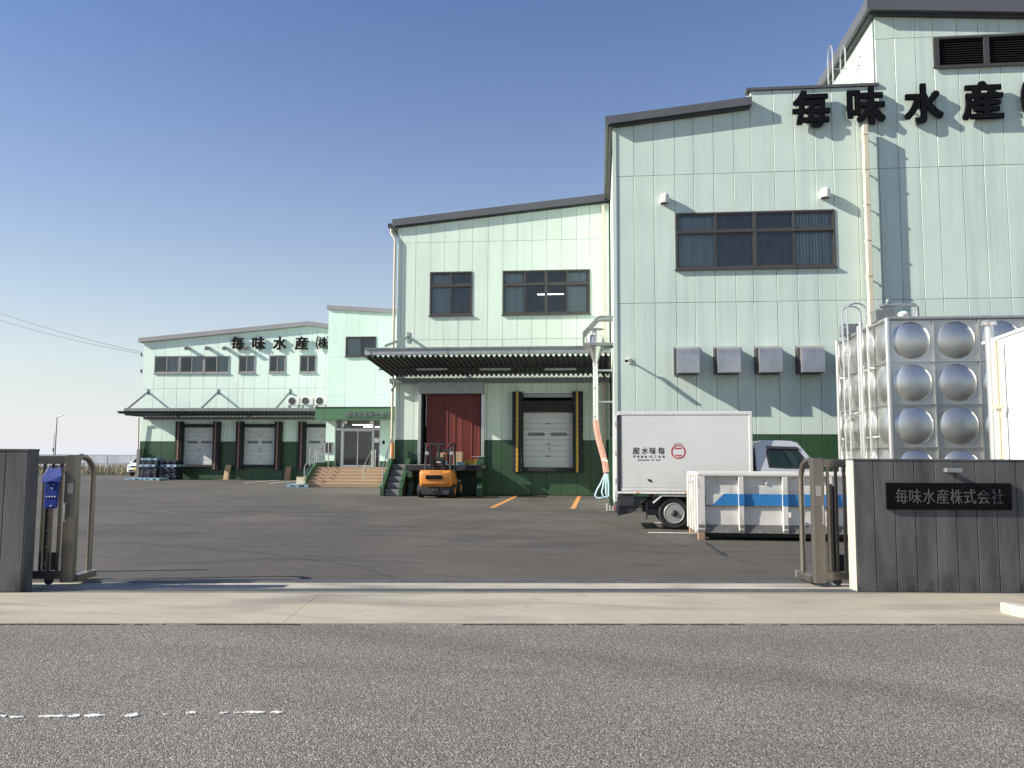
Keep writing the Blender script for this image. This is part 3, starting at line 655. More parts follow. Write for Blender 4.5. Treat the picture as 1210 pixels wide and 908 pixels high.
# dock door with shelter
dock_door(DOCK, dsh[0], dsh[1], dsh[2], dsh[3], YM, *ddoor, 'yellow', 10)
b = MB(); zz = ddoor[3] + .62
for k in range(3): b.box(ddoor[0] + .03, ddoor[1] - .03, YM + .02, YM + .06, zz + .16 * k, zz + .16 * k + .145)
b.build('shutter_slats', 'galv', DOCK)
# canopy
YC = 31.0
zf, zb = P(560, 421, YC)[1], 5.02; xc0, xc1 = XM0 - .22, XT0 - .06
CAN = MB().box(xc0, xc1, YC, YC + .1, zf + .07, P(560, 410.5, YC)[1]).build('canopy', 'galv', DOCK, bevel=.01)
MB().box(xc0 + .0, xc1, YC - .04, YC - .001, P(560, 410.5, YC)[1] - .06, P(560, 410.5, YC)[1] + .01).build('fascia_lip', 'galv_dark', CAN)
for x in (xc0 + .2, xc0 + 3.2, xc0 + 6.3): MB().box(x, x + .04, YC - .012, YC - .001, zf + .09, P(560, 410.5, YC)[1] - .07).build('fascia_joint', 'galv_dark', CAN)
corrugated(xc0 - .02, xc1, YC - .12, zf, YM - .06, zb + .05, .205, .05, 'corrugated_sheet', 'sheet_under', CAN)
MB().box(xc0 + .03, xc1, YM - .3, YM - .12, zb - .30, zb - .09).build('wall_beam', 'galv_dark', CAN)
MB().box(xc0 + .03, xc1, YC + 1.9, YC + 2.0, (zf + zb) / 2 - .11, (zf + zb) / 2 - .06).build('purlin', 'sheet_under', CAN)
MB().box(xc0 + .02, xc0 + .1, YC + .11, YM - .31, zf + .08, zf + .2).build('edge_beam', 'galv_dark', CAN)
for x in (xc0 + .75, xc1 - .7):
    q = MB(); q.bar((x, YM - .02, zb + 1.75), (x, YC + .2, zf + .45), .07, .1); q.box(x - .06, x + .06, YM - .03, YM - .001, zb + 1.5, zb + 1.95); q.build('tie_rod', 'galv', CAN)
for px in (510, 585, 662):
    x, z = P(px, 436.5, YC + 1.4); q = MB(); q.box(x - .62, x + .62, YC + 1.4, YC + 1.52, z - .04, z + .05); q.build('strip_light', 'galv', CAN, bevel=.01)
MB().tube([(XM0 + .02, YM - .25, zb - .2), (XM0 + .02, YM - .25, zb - .42), (XM0 - .1, YM - .2, zb - .55), (XM0 - .1, YM - .1, zb - .6)], .06, 8).build('gutter_outlet', 'galv_dark', CAN, smooth=40)

# loading platform with steps in front of the red doorway
px0 = P(483, 549, YM - 1)[0]; px1 = P(571, 549, YM - 1)[0]; YF = 33.55
PLT = thing('loading_platform', 'dark loading platform on green legs below the red strip curtain', 'platform', (px0, YF, 0), world=True)
MB().box(px0, px1, YF, YM - .12, 1.13, 1.258).build('deck', 'step_concrete', PLT, bevel=.012)
MB().box(px0 - .02, px1 + .02, YF - .05, YF - .002, 1.02, 1.25).build('edge_bumper', 'rubber', PLT, bevel=.015)
for x in (px0 + .04, px1 - .22): MB().prism([(YF + .05, 0), (YM - .12, 0), (YM - .12, 1.12), (YF + .05, 1.12), (YF + .05, .75), (YF + .3, .55)], 'x', x, x + .2).build('support_wall', 'green_band', PLT)
x0s = P(455, 584, 33.3)[0]; x1s = px0 - .03
STP = thing('concrete_steps', 'grey concrete steps with green cheek walls beside the loading platform', 'steps', (x0s, 33.2, 0), world=True)
for i in range(5):
    MB().box(x0s, x1s - .17, 33.25 + .3 * i, YM - .01 if i == 4 else 33.25 + .3 * (i + 1) + .02, 0, .254 * (i + 1) - .001 * i).build('step', 'step_concrete', STP, bevel=.012)
for xa in (x0s - .17, x1s - .169):
    MB().prism([(33.1, 0), (YM - .02, 0), (YM - .02, 1.5), (34.5, 1.5), (33.1, .34)], 'x', xa, xa + .168).build('cheek_wall', 'green_band', STP, bevel=.012)
b = MB(); xh = x0s - .09
b.tube([(xh, 33.2, .4), (xh, 33.2, 1.15), (xh, 34.6, 2.35), (xh, 34.6, 1.45)], .024, 8); b.tube([(xh, 33.9, .9), (xh, 33.9, 1.75)], .02, 8); b.build('handrail', 'steel', STP, smooth=40)
q = MB(); q.tube([(xh + .0, 34.75, 1.5), (xh, 34.75, 2.2)], .07, 10); q.build('warning_sleeve', 'chip_orange', STP, smooth=40)

# ------------------------------------------------------------------ entrance block (y = 45)
YE = 45.0; XE0, XE1 = P(387, 430, YE)[0], -8.78
pe0, pe1 = P(387, 366, YE), P(465, 370.5, YE)
def topE(x): return pe0[1] + (pe1[1] - pe0[1]) * (x - pe0[0]) / (pe1[0] - pe0[0])
zE = 1.0
we = rectP(408.5, 444.5, 398, 421.5, YE); de = (P(395.6, 520, YE)[0], P(449, 520, YE)[0], zE, P(420, 496.5, YE)[1])
ENT = thing('factory_building', 'narrow mint entrance block with glazed doors under a green fascia', 'building', (XE0, YE, 0), world=True)
facade(ENT, grid_x(XE0, XE1, .9, XE0 + .9, (we[0], we[1])), [0, zE + .32, 5.0, 7.15, 12], topE, [we, de], YE, 'mint_entry', zE + .32, gap=.006)
MB().box(XE0 + .21, XE1, YE + 2.9, YE + 3.0, 0, 6.2).build('interior', 'inside', ENT)
b = MB(); b.box(XE0, XE0 + .2, YE + .21, YE + 12, 0, topE(XE0) - .02); b.box(XE1 - .2, XE1, YE + .21, YE + 12, 0, topE(XE1) - .02); b.build('side_wall', 'mint_entry', ENT)
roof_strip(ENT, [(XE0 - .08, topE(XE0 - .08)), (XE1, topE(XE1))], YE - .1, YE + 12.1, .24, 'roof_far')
MB().box(XE0 + .21, XE1 - .21, YE + .21, YE + 2.89, .7, zE - .01).build('floor', 'step_concrete', ENT)
MB().box(XE0 + .21, XE1 - .21, YE + .21, YE + 2.89, 4.3, 4.4).build('ceiling', 'inside', ENT)
window(ENT, *we, YE, 2, None, 'bronze', blinds=(0,), dark=(1,))
# glazed doorway
b = MB(); y0 = YE + .02
dz = P(420, 507.5, YE)[1]; zt = de[3]
posts = [de[0], P(404, 520, YE)[0], P(441, 520, YE)[0], de[1]]
for i, x in enumerate(posts): b.box(x - .05 if i else x, x + .05 if i < 3 else x, y0, y0 + .12, zE, zt)
for i in range(3): b.box(posts[i] + .05, posts[i + 1] - .05, y0 + .01, y0 + .1, dz - .05, dz + .05); b.box(posts[i] + .05, posts[i + 1] - .05, y0 + .01, y0 + .1, zt - .07, zt)
DF = b.build('door_frame', 'silver', ENT)
def pane(a, c, lo, hi, y, nm='pane'): MB().box(a, c, y, y + .008, lo, hi).build(nm, 'glass_door', DF)
for i in range(3): pane(posts[i] + .051, posts[i + 1] - .051, dz + .051, zt - .071, y0 + .05)
pane(posts[0] + .051, posts[1] - .051, zE, dz - .051, y0 + .05); pane(posts[2] + .051, posts[3] - .051, zE, dz - .051, y0 + .05)
xm = (posts[1] + posts[2]) / 2
for a, c, y in ((posts[1] + .051, xm + .03, y0 + .02), (xm - .03, posts[2] - .051, y0 + .06)):
    q = MB(); s = .055; q.box(a, a + s, y, y + .035, zE + .01, dz - .052); q.box(c - s, c, y, y + .035, zE + .01, dz - .052); q.box(a + s, c - s, y, y + .035, zE + .01, zE + .1); q.box(a + s, c - s, y, y + .035, dz - .11, dz - .052)
    q.build('sliding_door', 'silver', DF); pane(a + s, c - s, zE + .1, dz - .11, y + .015)
for px in (408, 439):
    x, z = P(px, 498.5, YE - .2); MB().box(x - .1, x + .1, YE - .3, YE - .1, z - .11, z + .06).build('downlight', 'white_vent', ENT, bevel=.02)
for px, py, w in ((424, 502.5, .75), (436, 502.5, .4), (435, 505, .55), (446, 505, .55)):
    x, z = P(px, py, YE + 1.5); lamp_tube(ENT, x - w / 2, x + w / 2, YE + 1.5, z)
q = MB(); x, z = P(445, 520.5, YE + .05); q.box(x - .15, x + .15, y0 + .03, y0 + .045, z - .12, z + .12); q.build('notice', 'paper', ENT)
xa, z = P(384, 529, YE); xb = P(393, 529, YE)[0]; q = MB(); q.box(xa, xb, YE - .06, YE - .002, z - .33, z + .3); NB = q.build('notice_board', 'alu_grey', ENT, bevel=.01); MB().box(xa + .05, xb - .05, YE - .066, YE - .061, z - .28, z + .25).build('board_face', 'dark_metal', NB)
x, z = P(453.5, 523, YE); MB().box(x - .06, x + .06, YE - .05, YE - .002, z - .1, z + .1).build('intercom', 'black', ENT, bevel=.01)
# green fascia awning
ya = 43.5; fa = (P(372, 488, ya)[0], XE1, P(410, 495.3, ya)[1], P(410, 482, ya)[1])
FS = MB().box(fa[0], fa[1], ya + .03, YE - .01, fa[2], fa[3] - .02).build('awning', 'inside', ENT)
mat('fascia_green', (.075, .165, .085), .4, ns=.6, na=.08)
cuts = [fa[0], P(383, 488, ya)[0], P(433, 488, ya)[0], fa[1]]
for i in range(3): MB().box(cuts[i] + .008, cuts[i + 1] - .008, ya, ya + .028, fa[2] - .03, fa[3]).build('fascia_panel', 'fascia_green', FS)
MB().box(fa[0], fa[1], ya - .03, ya + .06, fa[3] + .001, fa[3] + .05).build('awning_cap', 'dark_metal', FS)
ES = thing('company_sign', 'row of small dark characters on the green entrance fascia', 'sign', (P(408, 490, ya)[0], ya, 0), world=True); oe = ORG[ES.name]
for i, ch in enumerate('毎味水産株式会社'):
    a = P(408.5 + i * 6.65, 490, ya)[0]; c = P(408.5 + i * 6.65 + 6.1, 490, ya)[0]
    put_glyph(ch, a - oe[0], c - oe[0], P(430, 493.4, ya)[1], P(430, 486.6, ya)[1], -.05, 'galv_dark', ES, .012, .05)
# tiled entrance steps
xs0, xs1 = P(357, 575, 41.7)[0], P(451, 575, 41.7)[0]
TS = thing('entrance_steps', 'wide brown tiled steps rising to the glazed entrance doors', 'steps', (xs0, 41.7, 0), world=True)
n = 6
for i in range(n):
    y_ = 41.75 + .3 * i; MB().box(xs0 + .16, xs1, y_, (YE - .02) if i == n - 1 else y_ + .32, 0, .166 * (i + 1) - .004).build('step', 'step_concrete', TS)
    tw = .215; k = int((xs1 - xs0 - .16) / tw)
    for r_ in range(2):
        q = MB()
        for j in range(k):
            xx = xs0 + .162 + j * tw + (tw / 2 if (r_ + i) % 2 else 0)
            if xx + tw > xs1: continue
            q.box(xx + .008, xx + tw - .008, y_ - .018, y_ - .001, .166 * i + .083 * r_ + .005 + .002, .166 * i + .083 * r_ + .079)
        q.build('riser_tiles', 'brick_tile', TS)
    MB().box(xs0 + .16, xs1, y_ - .03, y_ + .3, .166 * (i + 1) - .0035, .166 * (i + 1) + .012).build('tread_tiles', 'tile_nosing', TS, bevel=.006)
MB().prism([(41.55, 0), (YE - .03, 0), (YE - .03, 1.25), (43.45, 1.25), (41.55, .28)], 'x', xs0, xs0 + .158).build('cheek_wall', 'green_band', TS, bevel=.01)
for x in (xs0 + .08, P(432, 560, 42.2)[0]):
    q = MB(); zz = lambda y: .166 * max(0, min(6, (y - 41.75) / .3 + 1))
    q.tube([(x, 41.75, .3), (x, 41.75, 1.05), (x, 43.3, 1.95), (x, 44.0, 1.95), (x, 44.0, 1.0)], .026, 8); q.tube([(x, 43.3, 1.0), (x, 43.3, 1.95)], .022, 8); q.tube([(x, 41.75, .65), (x, 43.3, 1.5)], .018, 6); q.build('handrail', 'steel', TS, smooth=40)
for px in (366.5, 374.5, 388):
    x = P(px, 540, 44.2)[0]; q = MB(); q.tube([(x, 44.2, 1.0), (x, 44.2, 2.1 if px < 380 else 2.35)], .03, 8); q.build('rail_post', 'steel', TS, smooth=40)
q = MB(); x0, x1 = P(366.5, 540, 44.2)[0], P(374.5, 540, 44.2)[0]; q.tube([(x0, 44.2, 2.08), (x1, 44.2, 2.08)], .026, 8); q.build('top_rail', 'steel', TS, smooth=40)

# ------------------------------------------------------------------ far dock building (y = 54)
YL = 54.0; XL0 = P(167.5, 470, YL)[0]; XL1 = XE0 + 2
pl0, plp, pl1 = P(168, 405, YL), P(365, 385.5, YL), P(388, 388.5, YL)
def topL(x):
    if x < plp[0]: return pl0[1] + (plp[1] - pl0[1]) * (x - pl0[0]) / (plp[0] - pl0[0])
    return plp[1] + (pl1[1] - plp[1]) * (x - plp[0]) / (pl1[0] - plp[0])
wl = [rectP(182.5, 212.3, 420.8, 441.3, YL), rectP(212.6, 241.2, 420.8, 441.3, YL), rectP(241.5, 271.3, 420.8, 441.3, YL), rectP(282, 301.5, 420.2, 440.8, YL), rectP(318, 337.5, 420, 440.7, YL), rectP(354, 373.7, 419.7, 440.6, YL)]
docks = []
for x0, x1, d0, d1 in ((209.5, 261, 216.5, 254), (280.5, 334, 287.5, 326.5), (354, 408, 361, 400)):
    docks.append((rectP(x0, x1, 498.5, 555, YL), rectP(d0, d1, 505, 549.5, YL)))
FAR = thing('factory_building', 'low mint building with three black dock shelters and a sloping grey roof edge', 'building', (XL0, YL, 0), world=True)
facade(FAR, grid_x(XL0, XL1, .95, XL0 + .62, (plp[0], wl[0][0], wl[2][1], wl[3][0], wl[3][1], wl[4][0], wl[4][1], wl[5][0], wl[5][1])), [0, 2.54, 6.15, 14], topL, wl + [d[1] for d in docks], YL, 'mint_far', 2.54, gap=.016)
b = MB(); b.box(XL0, XL0 + .2, YL + .21, YL + 18, 0, topL(XL0) - .05); b.build('side_wall', 'mint_far', FAR)
b = MB(); b.box(XL0 + .21, XL1, YL + 17.8, YL + 18, 0, topL(XL0)); b.build('rear_wall', 'mint_far', FAR)
b = MB(); b.box(XL0 + .21, XL1, YL + .22, YL + 17.7, 5.6, 5.8); b.box(XL0 + .21, XL1, YL + 5, YL + 5.1, 5.81, 9); b.box(XL0 + .21, XL1, YL + 2.5, YL + 2.6, 0, 5.5); b.build('interior', 'inside', FAR)
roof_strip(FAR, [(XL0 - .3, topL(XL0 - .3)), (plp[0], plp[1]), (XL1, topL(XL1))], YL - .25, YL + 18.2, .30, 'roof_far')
for i, w in enumerate(wl): window(FAR, *w, YL, 2, None, 'alu_grey', blinds=((1,) if i in (0, 1, 2, 3, 4) else ()), dark=((0, 1) if i == 5 else (0,) if i in (0, 3, 4) else ()))
for s, d in docks: dock_door(FAR, s[0], s[1], s[2], s[3], YL, *d, 'pink_guard', 8)
for px in (223, 247, 267.5, 293): vent(FAR, px, 411.5, YL, .15, 'alu_grey', True)
YLC = 51.1; zlf, zlb = P(250, 487, YLC)[1], P(250, 491.5, YL)[1]; xl0, xl1 = XL0 - .05, XE0 + .3
CN2 = MB().box(xl0 + .35, xl1, YLC + .3, YLC + .4, zlf + .05, P(250, 482, YLC)[1]).build('canopy', 'galv_dark', FAR)
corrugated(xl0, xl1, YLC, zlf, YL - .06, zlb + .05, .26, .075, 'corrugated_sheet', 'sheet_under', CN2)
MB().box(xl0 + .4, xl1, YL - .3, YL - .12, zlb - .28, zlb - .07).build('wall_beam', 'galv_dark', CN2)
MB().box(xl0 + .36, xl0 + .46, YLC + .41, YL - .31, zlf - .2, zlf - .08).build('edge_beam', 'galv_dark', CN2)
for px in (175, 258, 343):
    x, z = P(px, 463.5, YL); q = MB(); q.bar((x, YL - .03, z), (x, YLC + .35, zlf + .16), .08, .1); q.box(x - .07, x + .07, YL - .03, YL - .001, z - .15, z + .2); q.build('tie_rod', 'galv_dark', CN2)
downpipe(FAR, [(XL0 + .04, YL - .3, zlb - .15), (XL0 - .02, YL - .2, zlb - .4), (XL0 + .0, YL - .08, .2)], .05)
q = MB(); x, z = P(168.5, 420, YL); x = XL0; q.box(x - .4, x - .002, YL + .3, YL + .36, z - .02, z + .02); q.tube([(x - .35, YL + .33, z), (x - .35, YL + .33, z + .22)], .05, 6); z2 = P(168.5, 437, YL)[1]; q.box(x - .4, x - .002, YL + .3, YL + .36, z2, z2 + .04); q.tube([(x - .3, YL + .33, z2 - .2), (x - .3, YL + .33, z2)], .06, 6); q.build('cable_bracket', 'dark_metal', FAR)
q = MB(); q.box(XL0 + .06, XL0 + .3, YL - .45, YL - .12, 0, P(166, 531, YL)[1]); q.build('corner_post', 'step_concrete', FAR, bevel=.015)

# ------------------------------------------------------------------ large character signs
BS = thing('company_sign', 'large black raised characters high on the tall hall facade', 'sign', (P(936, 130, YT)[0], YT, 0), world=True); ob = ORG[BS.name]
for ch, x0, x1, y0, y1 in (('毎', 937, 983, 106, 149.5), ('味', 1002, 1048.5, 101.5, 146), ('水', 1069.5, 1117.5, 98, 144.5), ('産', 1138, 1189, 95, 140.5), ('㈱', 1208, 1260, 91, 137)):
    a, z1 = P(x0, y0, YT - .3); c = P(x1, y1, YT - .3)[0]; z0 = P(x0, y1, YT - .3)[1]
    l = put_glyph(ch, a - ob[0], c - ob[0], z0, z1, -.21, 'black', BS, .034 if ch != '㈱' else .01, .10)
    q = MB()
    for fx, fz in ((.3, .3), (.5, .7), (.68, .3)):
        xx, zz = a + (c - a) * fx, z0 + (z1 - z0) * fz; q.tube([(xx, YT - .12, zz), (xx, YT - .001, zz)], .018, 6)
    q.build('standoff', 'steel', BS)
LS = thing('company_sign', 'black raised characters above the windows of the low mint building', 'sign', (P(272, 405, YL)[0], YL, 0), world=True); ol = ORG[LS.name]
for ch, x0, x1 in (('毎', 272.6, 287), ('味', 297.5, 312.3), ('水', 322.6, 337.3), ('産', 348, 363), ('㈱', 373, 388.5)):
    y0, y1 = (397.8, 413.4) if ch != '㈱' else (397.3, 413)
    a, z1 = P(x0, y0, YL - .25); c = P(x1, y1, YL - .25)[0]; z0 = P(x0, y1, YL - .25)[1]
    put_glyph(ch, a - ol[0], c - ol[0], z0, z1, -.17, 'black', LS, .03 if ch != '㈱' else .008, .07)
    q = MB(); q.tube([((a + c) / 2, YL - .11, (z0 + z1) / 2), ((a + c) / 2, YL - .001, (z0 + z1) / 2)], .02, 6); q.build('standoff', 'steel', LS)

# ------------------------------------------------------------------ box truck (local: x forward, near side at y = 0)
def wheel(parent, x, y0, y1, r, name='wheel', hub=True):
    b = MB(); yo = min(y0, y1); w = abs(y1 - y0); b.lathe([(r * .62, yo + .02), (r * .9, yo), (r * .98, yo + .03), (r, yo + .06), (r, yo + w - .06), (r * .98, yo + w - .03), (r * .9, yo + w), (r * .62, yo + w - .02)], (x, 0, r), 'y', 36)
    t = b.build(name, 'tyre', parent, smooth=40)
    b = MB(); yy = yo
    b.lathe([(r * .66, yy + .005), (r * .62, yy - .004), (r * .58, yy + .004), (r * .52, yy + .06), (r * .50, yy + .065)], (x, 0, r), 'y', 36)
    rim = b.build('rim', 'wheel_grey', t, smooth=30)
    b = MB(); b.lathe([(r * .53, yy + .052), (r * .36, yy + .035), (r * .30, yy + .014), (r * .14, yy + .010), (r * .13, yy + .05)], (x, 0, r), 'y', 36); b.build('wheel_disc', 'galv', t, smooth=30)
    b = MB()
    for k in range(6):
        a = 2 * math.pi * k / 6 + .3; b.lathe([(r * .12, yy + .012), (r * .12, yy + .043)], (x + r * .46 * math.cos(a), 0, r + r * .46 * math.sin(a)), 'y', 10)
    b.lathe([(r * .22, yy + .009), (r * .2, yy - .01), (r * .12, yy - .03)], (x, 0, r), 'y', 14)
    b.build('hub', 'dark_metal', t, smooth=40)
    return t
YK = 19.0; tx0, tzt = P(730.5, 487, YK); tx1 = P(888.5, 488, YK)[0]; tzb = P(731, 583.5, YK)[1]
TRU = thing('box_truck', 'white box truck with black characters and red ring emblem parked beside the waste container', 'truck', (tx0, YK, 0))
L = tx1 - tx0; W = 1.75
b = MB(); b.box(.02, L - .02, .012, W - .012, tzb + .02, tzt - .02); BOX = b.build('cargo_box', 'truck_white', TRU)
MB().box(.06, L - .08, 0, .011, tzb + .14, tzt - .075).build('side_panel', 'truck_white', BOX)
MB().box(-.01, L + .005, -.012, .05, tzt - .072, tzt + .01).build('top_rail', 'truck_white', BOX, bevel=.012)
MB().box(-.005, L, -.015, .06, tzb, tzb + .045).build('bottom_rail', 'white_vent', BOX, bevel=.008)
MB().box(.06, L - .08, -.008, .04, tzb + .06, tzb + .13).build('side_skirt', 'truck_white', BOX, bevel=.008)
MB().box(L - .078, L + .004, -.014, .06, tzb + .05, tzt - .073).build('corner_post', 'truck_white', BOX, bevel=.014)
MB().box(-.03, .055, -.012, .05, tzb + .05, tzt - .073).build('corner_post', 'dark_metal', BOX, bevel=.008)
MB().box(-.05, .0, .05, W - .05, tzb + .03, tzt - .05).build('rear_door', 'truck_white', BOX)
for f in (.12, .46, .82):
    z = tzb + (tzt - tzb) * f; MB().box(-.075, -.02, -.02, .03, z, z + .12).build('hinge', 'silver', BOX, bevel=.008)
MB().box(L - .02, L - .008, .03, W - .03, tzb + .05, tzt - .03).build('front_wall', 'white_vent', BOX)
b = MB(); b.box(.1, 4.35, .5, .58, .5, .66); b.box(.1, 4.35, W - .58, W - .5, .5, .66)
for x in (.15, .8, 1.9, 2.7, 3.6): b.box(x, x + .08, .4, W - .4, .52, .64)
b.build('chassis', 'dark_metal', TRU)
b = MB()
for x in (.25, .75, 1.7, 2.2, 2.7): b.box(x, x + .06, .06, W - .06, .665, tzb - .002)
b.build('cross_bearers', 'dark_metal', TRU)
b = MB(); b.box(-.06, .02, .0, W, .36, .52); b.box(-.02, .35, .02, .4, .5, tzb - .01); b.prism([(-.04, .28), (.32, .36), (.62, .66), (.62, .7), (-.04, .7)], 'y', .06, .12); b.build('rear_bumper', 'dark_metal', TRU, bevel=.01)
b = MB(); b.box(.55, 1.05, .3, .75, .36, .66); b.box(.62, .9, .12, .3, .30, .44); b.build('tool_box', 'dark_metal', TRU, bevel=.02)
wx = P(797, 607, YK)[0] - tx0; wr = .352
wheel(TRU, wx, .04, .24, wr); wheel(TRU, wx, W - .24, W - .04, wr); wheel(TRU, 3.5, .06, .26, .34)
MB().tube([(wx, .3, wr), (wx, W - .3, wr)], .07, 10).build('axle', 'dark_metal', TRU)
b = MB(); ap = [(wx - .47, .58), (wx - .27, tzb - .035), (wx + .27, tzb - .035), (wx + .47, .58)]
for p, q_ in zip(ap[:-1], ap[1:]): b.bar((p[0], .10, p[1]), (q_[0], .10, q_[1]), .18, .03)
b.build('mudguard', 'white_vent', TRU)
# side lamps, rivets, fuel tank and flap
for f in (.14, .5, .86): MB().box(L * f - .03, L * f + .03, -.03, -.0155, tzb + .008, tzb + .038).build('side_marker', 'chip_orange', TRU, bevel=.006)
b = MB()
for k in range(26):
    for z in (tzt - .035, tzb + .095): x = .12 + k * (L - .25) / 25; b.lathe([(.007, -.016 if z > 2 else -.011), (.004, -.018 if z > 2 else -.013)], (x, 0, z), 'y', 6)
kind(b.build('rivets', 'silver', TRU), 'stuff')
MB().box(wx - .62, wx - .6, .03, .26, .2, .6).build('mud_flap', 'rubber', TRU); b = MB(); b.box(-.075, -.061, .1, .42, .4, .49); b.build('tail_lamp', 'tail_red', TRU, bevel=.008)
# cab
c0 = L + .07; zt = P(920, 520.5, YK)[1]; c1 = P(958, 545, YK)[0] - tx0 + .25
side = [(c0 + .02, .62), (c0, zt - .16), (c0 + .05, zt - .05), (c0 + .16, zt), (c0 + .78, zt - .01), (c0 + .92, zt - .05), (c1 - .17, 1.52), (c1 - .05, 1.28), (c1, .95), (c1, .5), (c0 + .9, .5), (c0 + .8, .62)]
ins = lambda z: .03 + (.10 * max(0, (z - 1.3)) / (zt - 1.3) if z > 1.3 else 0)
wp = lambda px, py: (P(px, py, YK)[0] - tx0, P(px, py, YK)[1])
def wside(z, far, d=0): return (W - ins(z) + d) if far else (ins(z) - d)
seal_o = [wp(909, 553), wp(906, 536), wp(907, 531), wp(910, 528.5), wp(926, 529), wp(943, 530), wp(949, 538), wp(957, 550), wp(957.5, 554), wp(932, 554)]
seal_i = [wp(911.5, 551.5), wp(908.5, 536), wp(910, 533), wp(912, 531.5), wp(926, 532), wp(941, 532.3), wp(947, 540), wp(953.5, 550.5), wp(953.5, 551.7), wp(932, 551.7)]
outer = [(c0 + .02, 1.25), (c0, zt - .16), (c0 + .05, zt - .05), (c0 + .16, zt), (c0 + .5, zt), (c0 + .78, zt - .01), (c0 + .92, zt - .05), (c1 - .17, 1.52), (c1 - .05, 1.28), (c0 + .5, 1.25)]
b = MB(); m_ = len(outer)
def ringface(po, pi, far, d0, d1, bb):
    k = len(po); vs = [(x, wside(z, far, d0), z) for x, z in po] + [(x, wside(z, far, d0), z) for x, z in pi] + [(x, wside(z, far, d1), z) for x, z in po] + [(x, wside(z, far, d1), z) for x, z in pi]; fs = []
    for i in range(k):
        j = (i + 1) % k; fs += [(i, j, k + j, k + i), (2 * k + i, 3 * k + i, 3 * k + j, 2 * k + j), (k + i, k + j, 3 * k + j, 3 * k + i), (i, 2 * k + i, 2 * k + j, j)]
    bb.add(vs, fs)
for far in (0, 1): ringface(outer, seal_o, far, 0, -.05, b)
lo = [(c0 + .02, .62), (c0 + .02, 1.249), (c0 + .5, 1.249), (c1 - .05, 1.279), (c1, .95), (c1, .5), (c0 + .9, .5), (c0 + .8, .62)]
b.prism(lo, 'y', .03, W - .03)
top = [(c0, zt - .16), (c0 + .05, zt - .05), (c0 + .16, zt), (c0 + .78, zt - .01), (c0 + .92, zt - .05)]
topi = [(x + .03, z - .05) for x, z in reversed(top)]
q = top + topi; k = len(q); b.add([(x, ins(z) + .051, z) for x, z in q] + [(x, W - ins(z) - .051, z) for x, z in q], [tuple(range(k))[::-1], tuple(range(k, 2 * k))] + [(i, (i + 1) % k, k + (i + 1) % k, k + i) for i in range(k)])
b.box(c0 + .02, c0 + .06, .09, W - .09, 1.251, zt - .17)
CAB = b.build('cab', 'cab_silver', TRU, smooth=35)
for far in (0, 1):
    q = MB(); ringface(seal_o, seal_i, far, .006, -.045, q); q.build('window_seal', 'rubber', CAB)
    q = MB(); k = len(seal_i); q.add([(x, wside(z, far, -.015), z) for x, z in seal_i] + [(x, wside(z, far, -.02), z) for x, z in seal_i], [tuple(range(k))[::-1], tuple(range(k, 2 * k))]); q.build('side_window', 'glass_car', CAB)
q = MB(); q.add([(c0 + .93, .14, zt - .055), (c0 + .93, W - .14, zt - .055), (c1 - .06, W - .07, 1.285), (c1 - .06, .07, 1.285)], [(0, 1, 2, 3)]); q.build('windscreen', 'glass_car', CAB)
q = MB(); vs = [wp(905.5, 529.8), wp(907, 527), wp(943, 528.2), wp(945, 531.2)]; q.add([(x, ins(z) - .03, z) for x, z in vs] + [(x, ins(z) - .005, z) for x, z in vs], [(3, 2, 1, 0), (4, 5, 6, 7), (0, 1, 5, 4), (1, 2, 6, 5), (2, 3, 7, 6), (3, 0, 4, 7)]); q.build('rain_visor', 'dark_metal', CAB)
q = MB(); q.box(c0 + .12, c0 + .28, .25, .75, 1.25, 1.62); q.box(c0 + .12, c0 + .28, 1.0, 1.5, 1.25, 1.62); q.build('seat_back', 'rubber', CAB, bevel=.03)
q = MB(); pts = [(c1 - .42 + .05 * math.sin(R(a)) , .5 + .19 * math.cos(R(a)), 1.36 + .17 * math.sin(R(a))) for a in range(0, 361, 20)]; q.tube(pts, .014, 6); q.build('steering_wheel', 'rubber', CAB)
b = MB(); b.bar((c1 - .15, -.02, 1.5), (c1 - .06, -.14, 1.56), .02, .02); b.box(c1 - .12, c1 - .02, -.22, -.1, 1.42, 1.62); b.build('mirror', 'dark_metal', CAB, bevel=.02)
# truck lettering
for i, (ch, x0, x1) in enumerate((('産', 747.3, 756), ('水', 758, 766), ('味', 767.4, 775.2), ('毎', 777.5, 785.4))):
    a, z1 = P(x0, 528.6, YK); c, z0 = P(x1, 537, YK); put_glyph(ch, a - tx0, c - tx0, z0, z1, -.004, 'print_black', TRU, .012, .003, 'character')
for i, ch in enumerate('門専類魚・河三知愛'):
    cx = 749.5 + i * 4.45 if i < 4 else (766.3 if i == 4 else 769 + (i - 5) * 5.0); r_ = 1.35 if i != 4 else .4
    a, z1 = P(cx - r_, 538.4 if i != 4 else 539.6, YK); c, z0 = P(cx + r_, 541.3 if i != 4 else 540.4, YK); put_glyph(ch, a - tx0, c - tx0, z0, z1, -.004, 'print_black', TRU, 0, .003, 'character')
b = MB(); random.seed(5)
for i in range(15):
    if i in (8, 11): continue
    a, z1 = P(753.2 + i * 1.82, 543, YK); c, z0 = P(753.2 + i * 1.82 + 1.2, 544.6, YK); b.box(a - tx0, c - tx0, -.0035, -.0005, z0, z1)
kind(b.build('small_print', 'galv_dark', TRU), 'stuff')
ex, ez = P(801.5, 534, YK); ex -= tx0
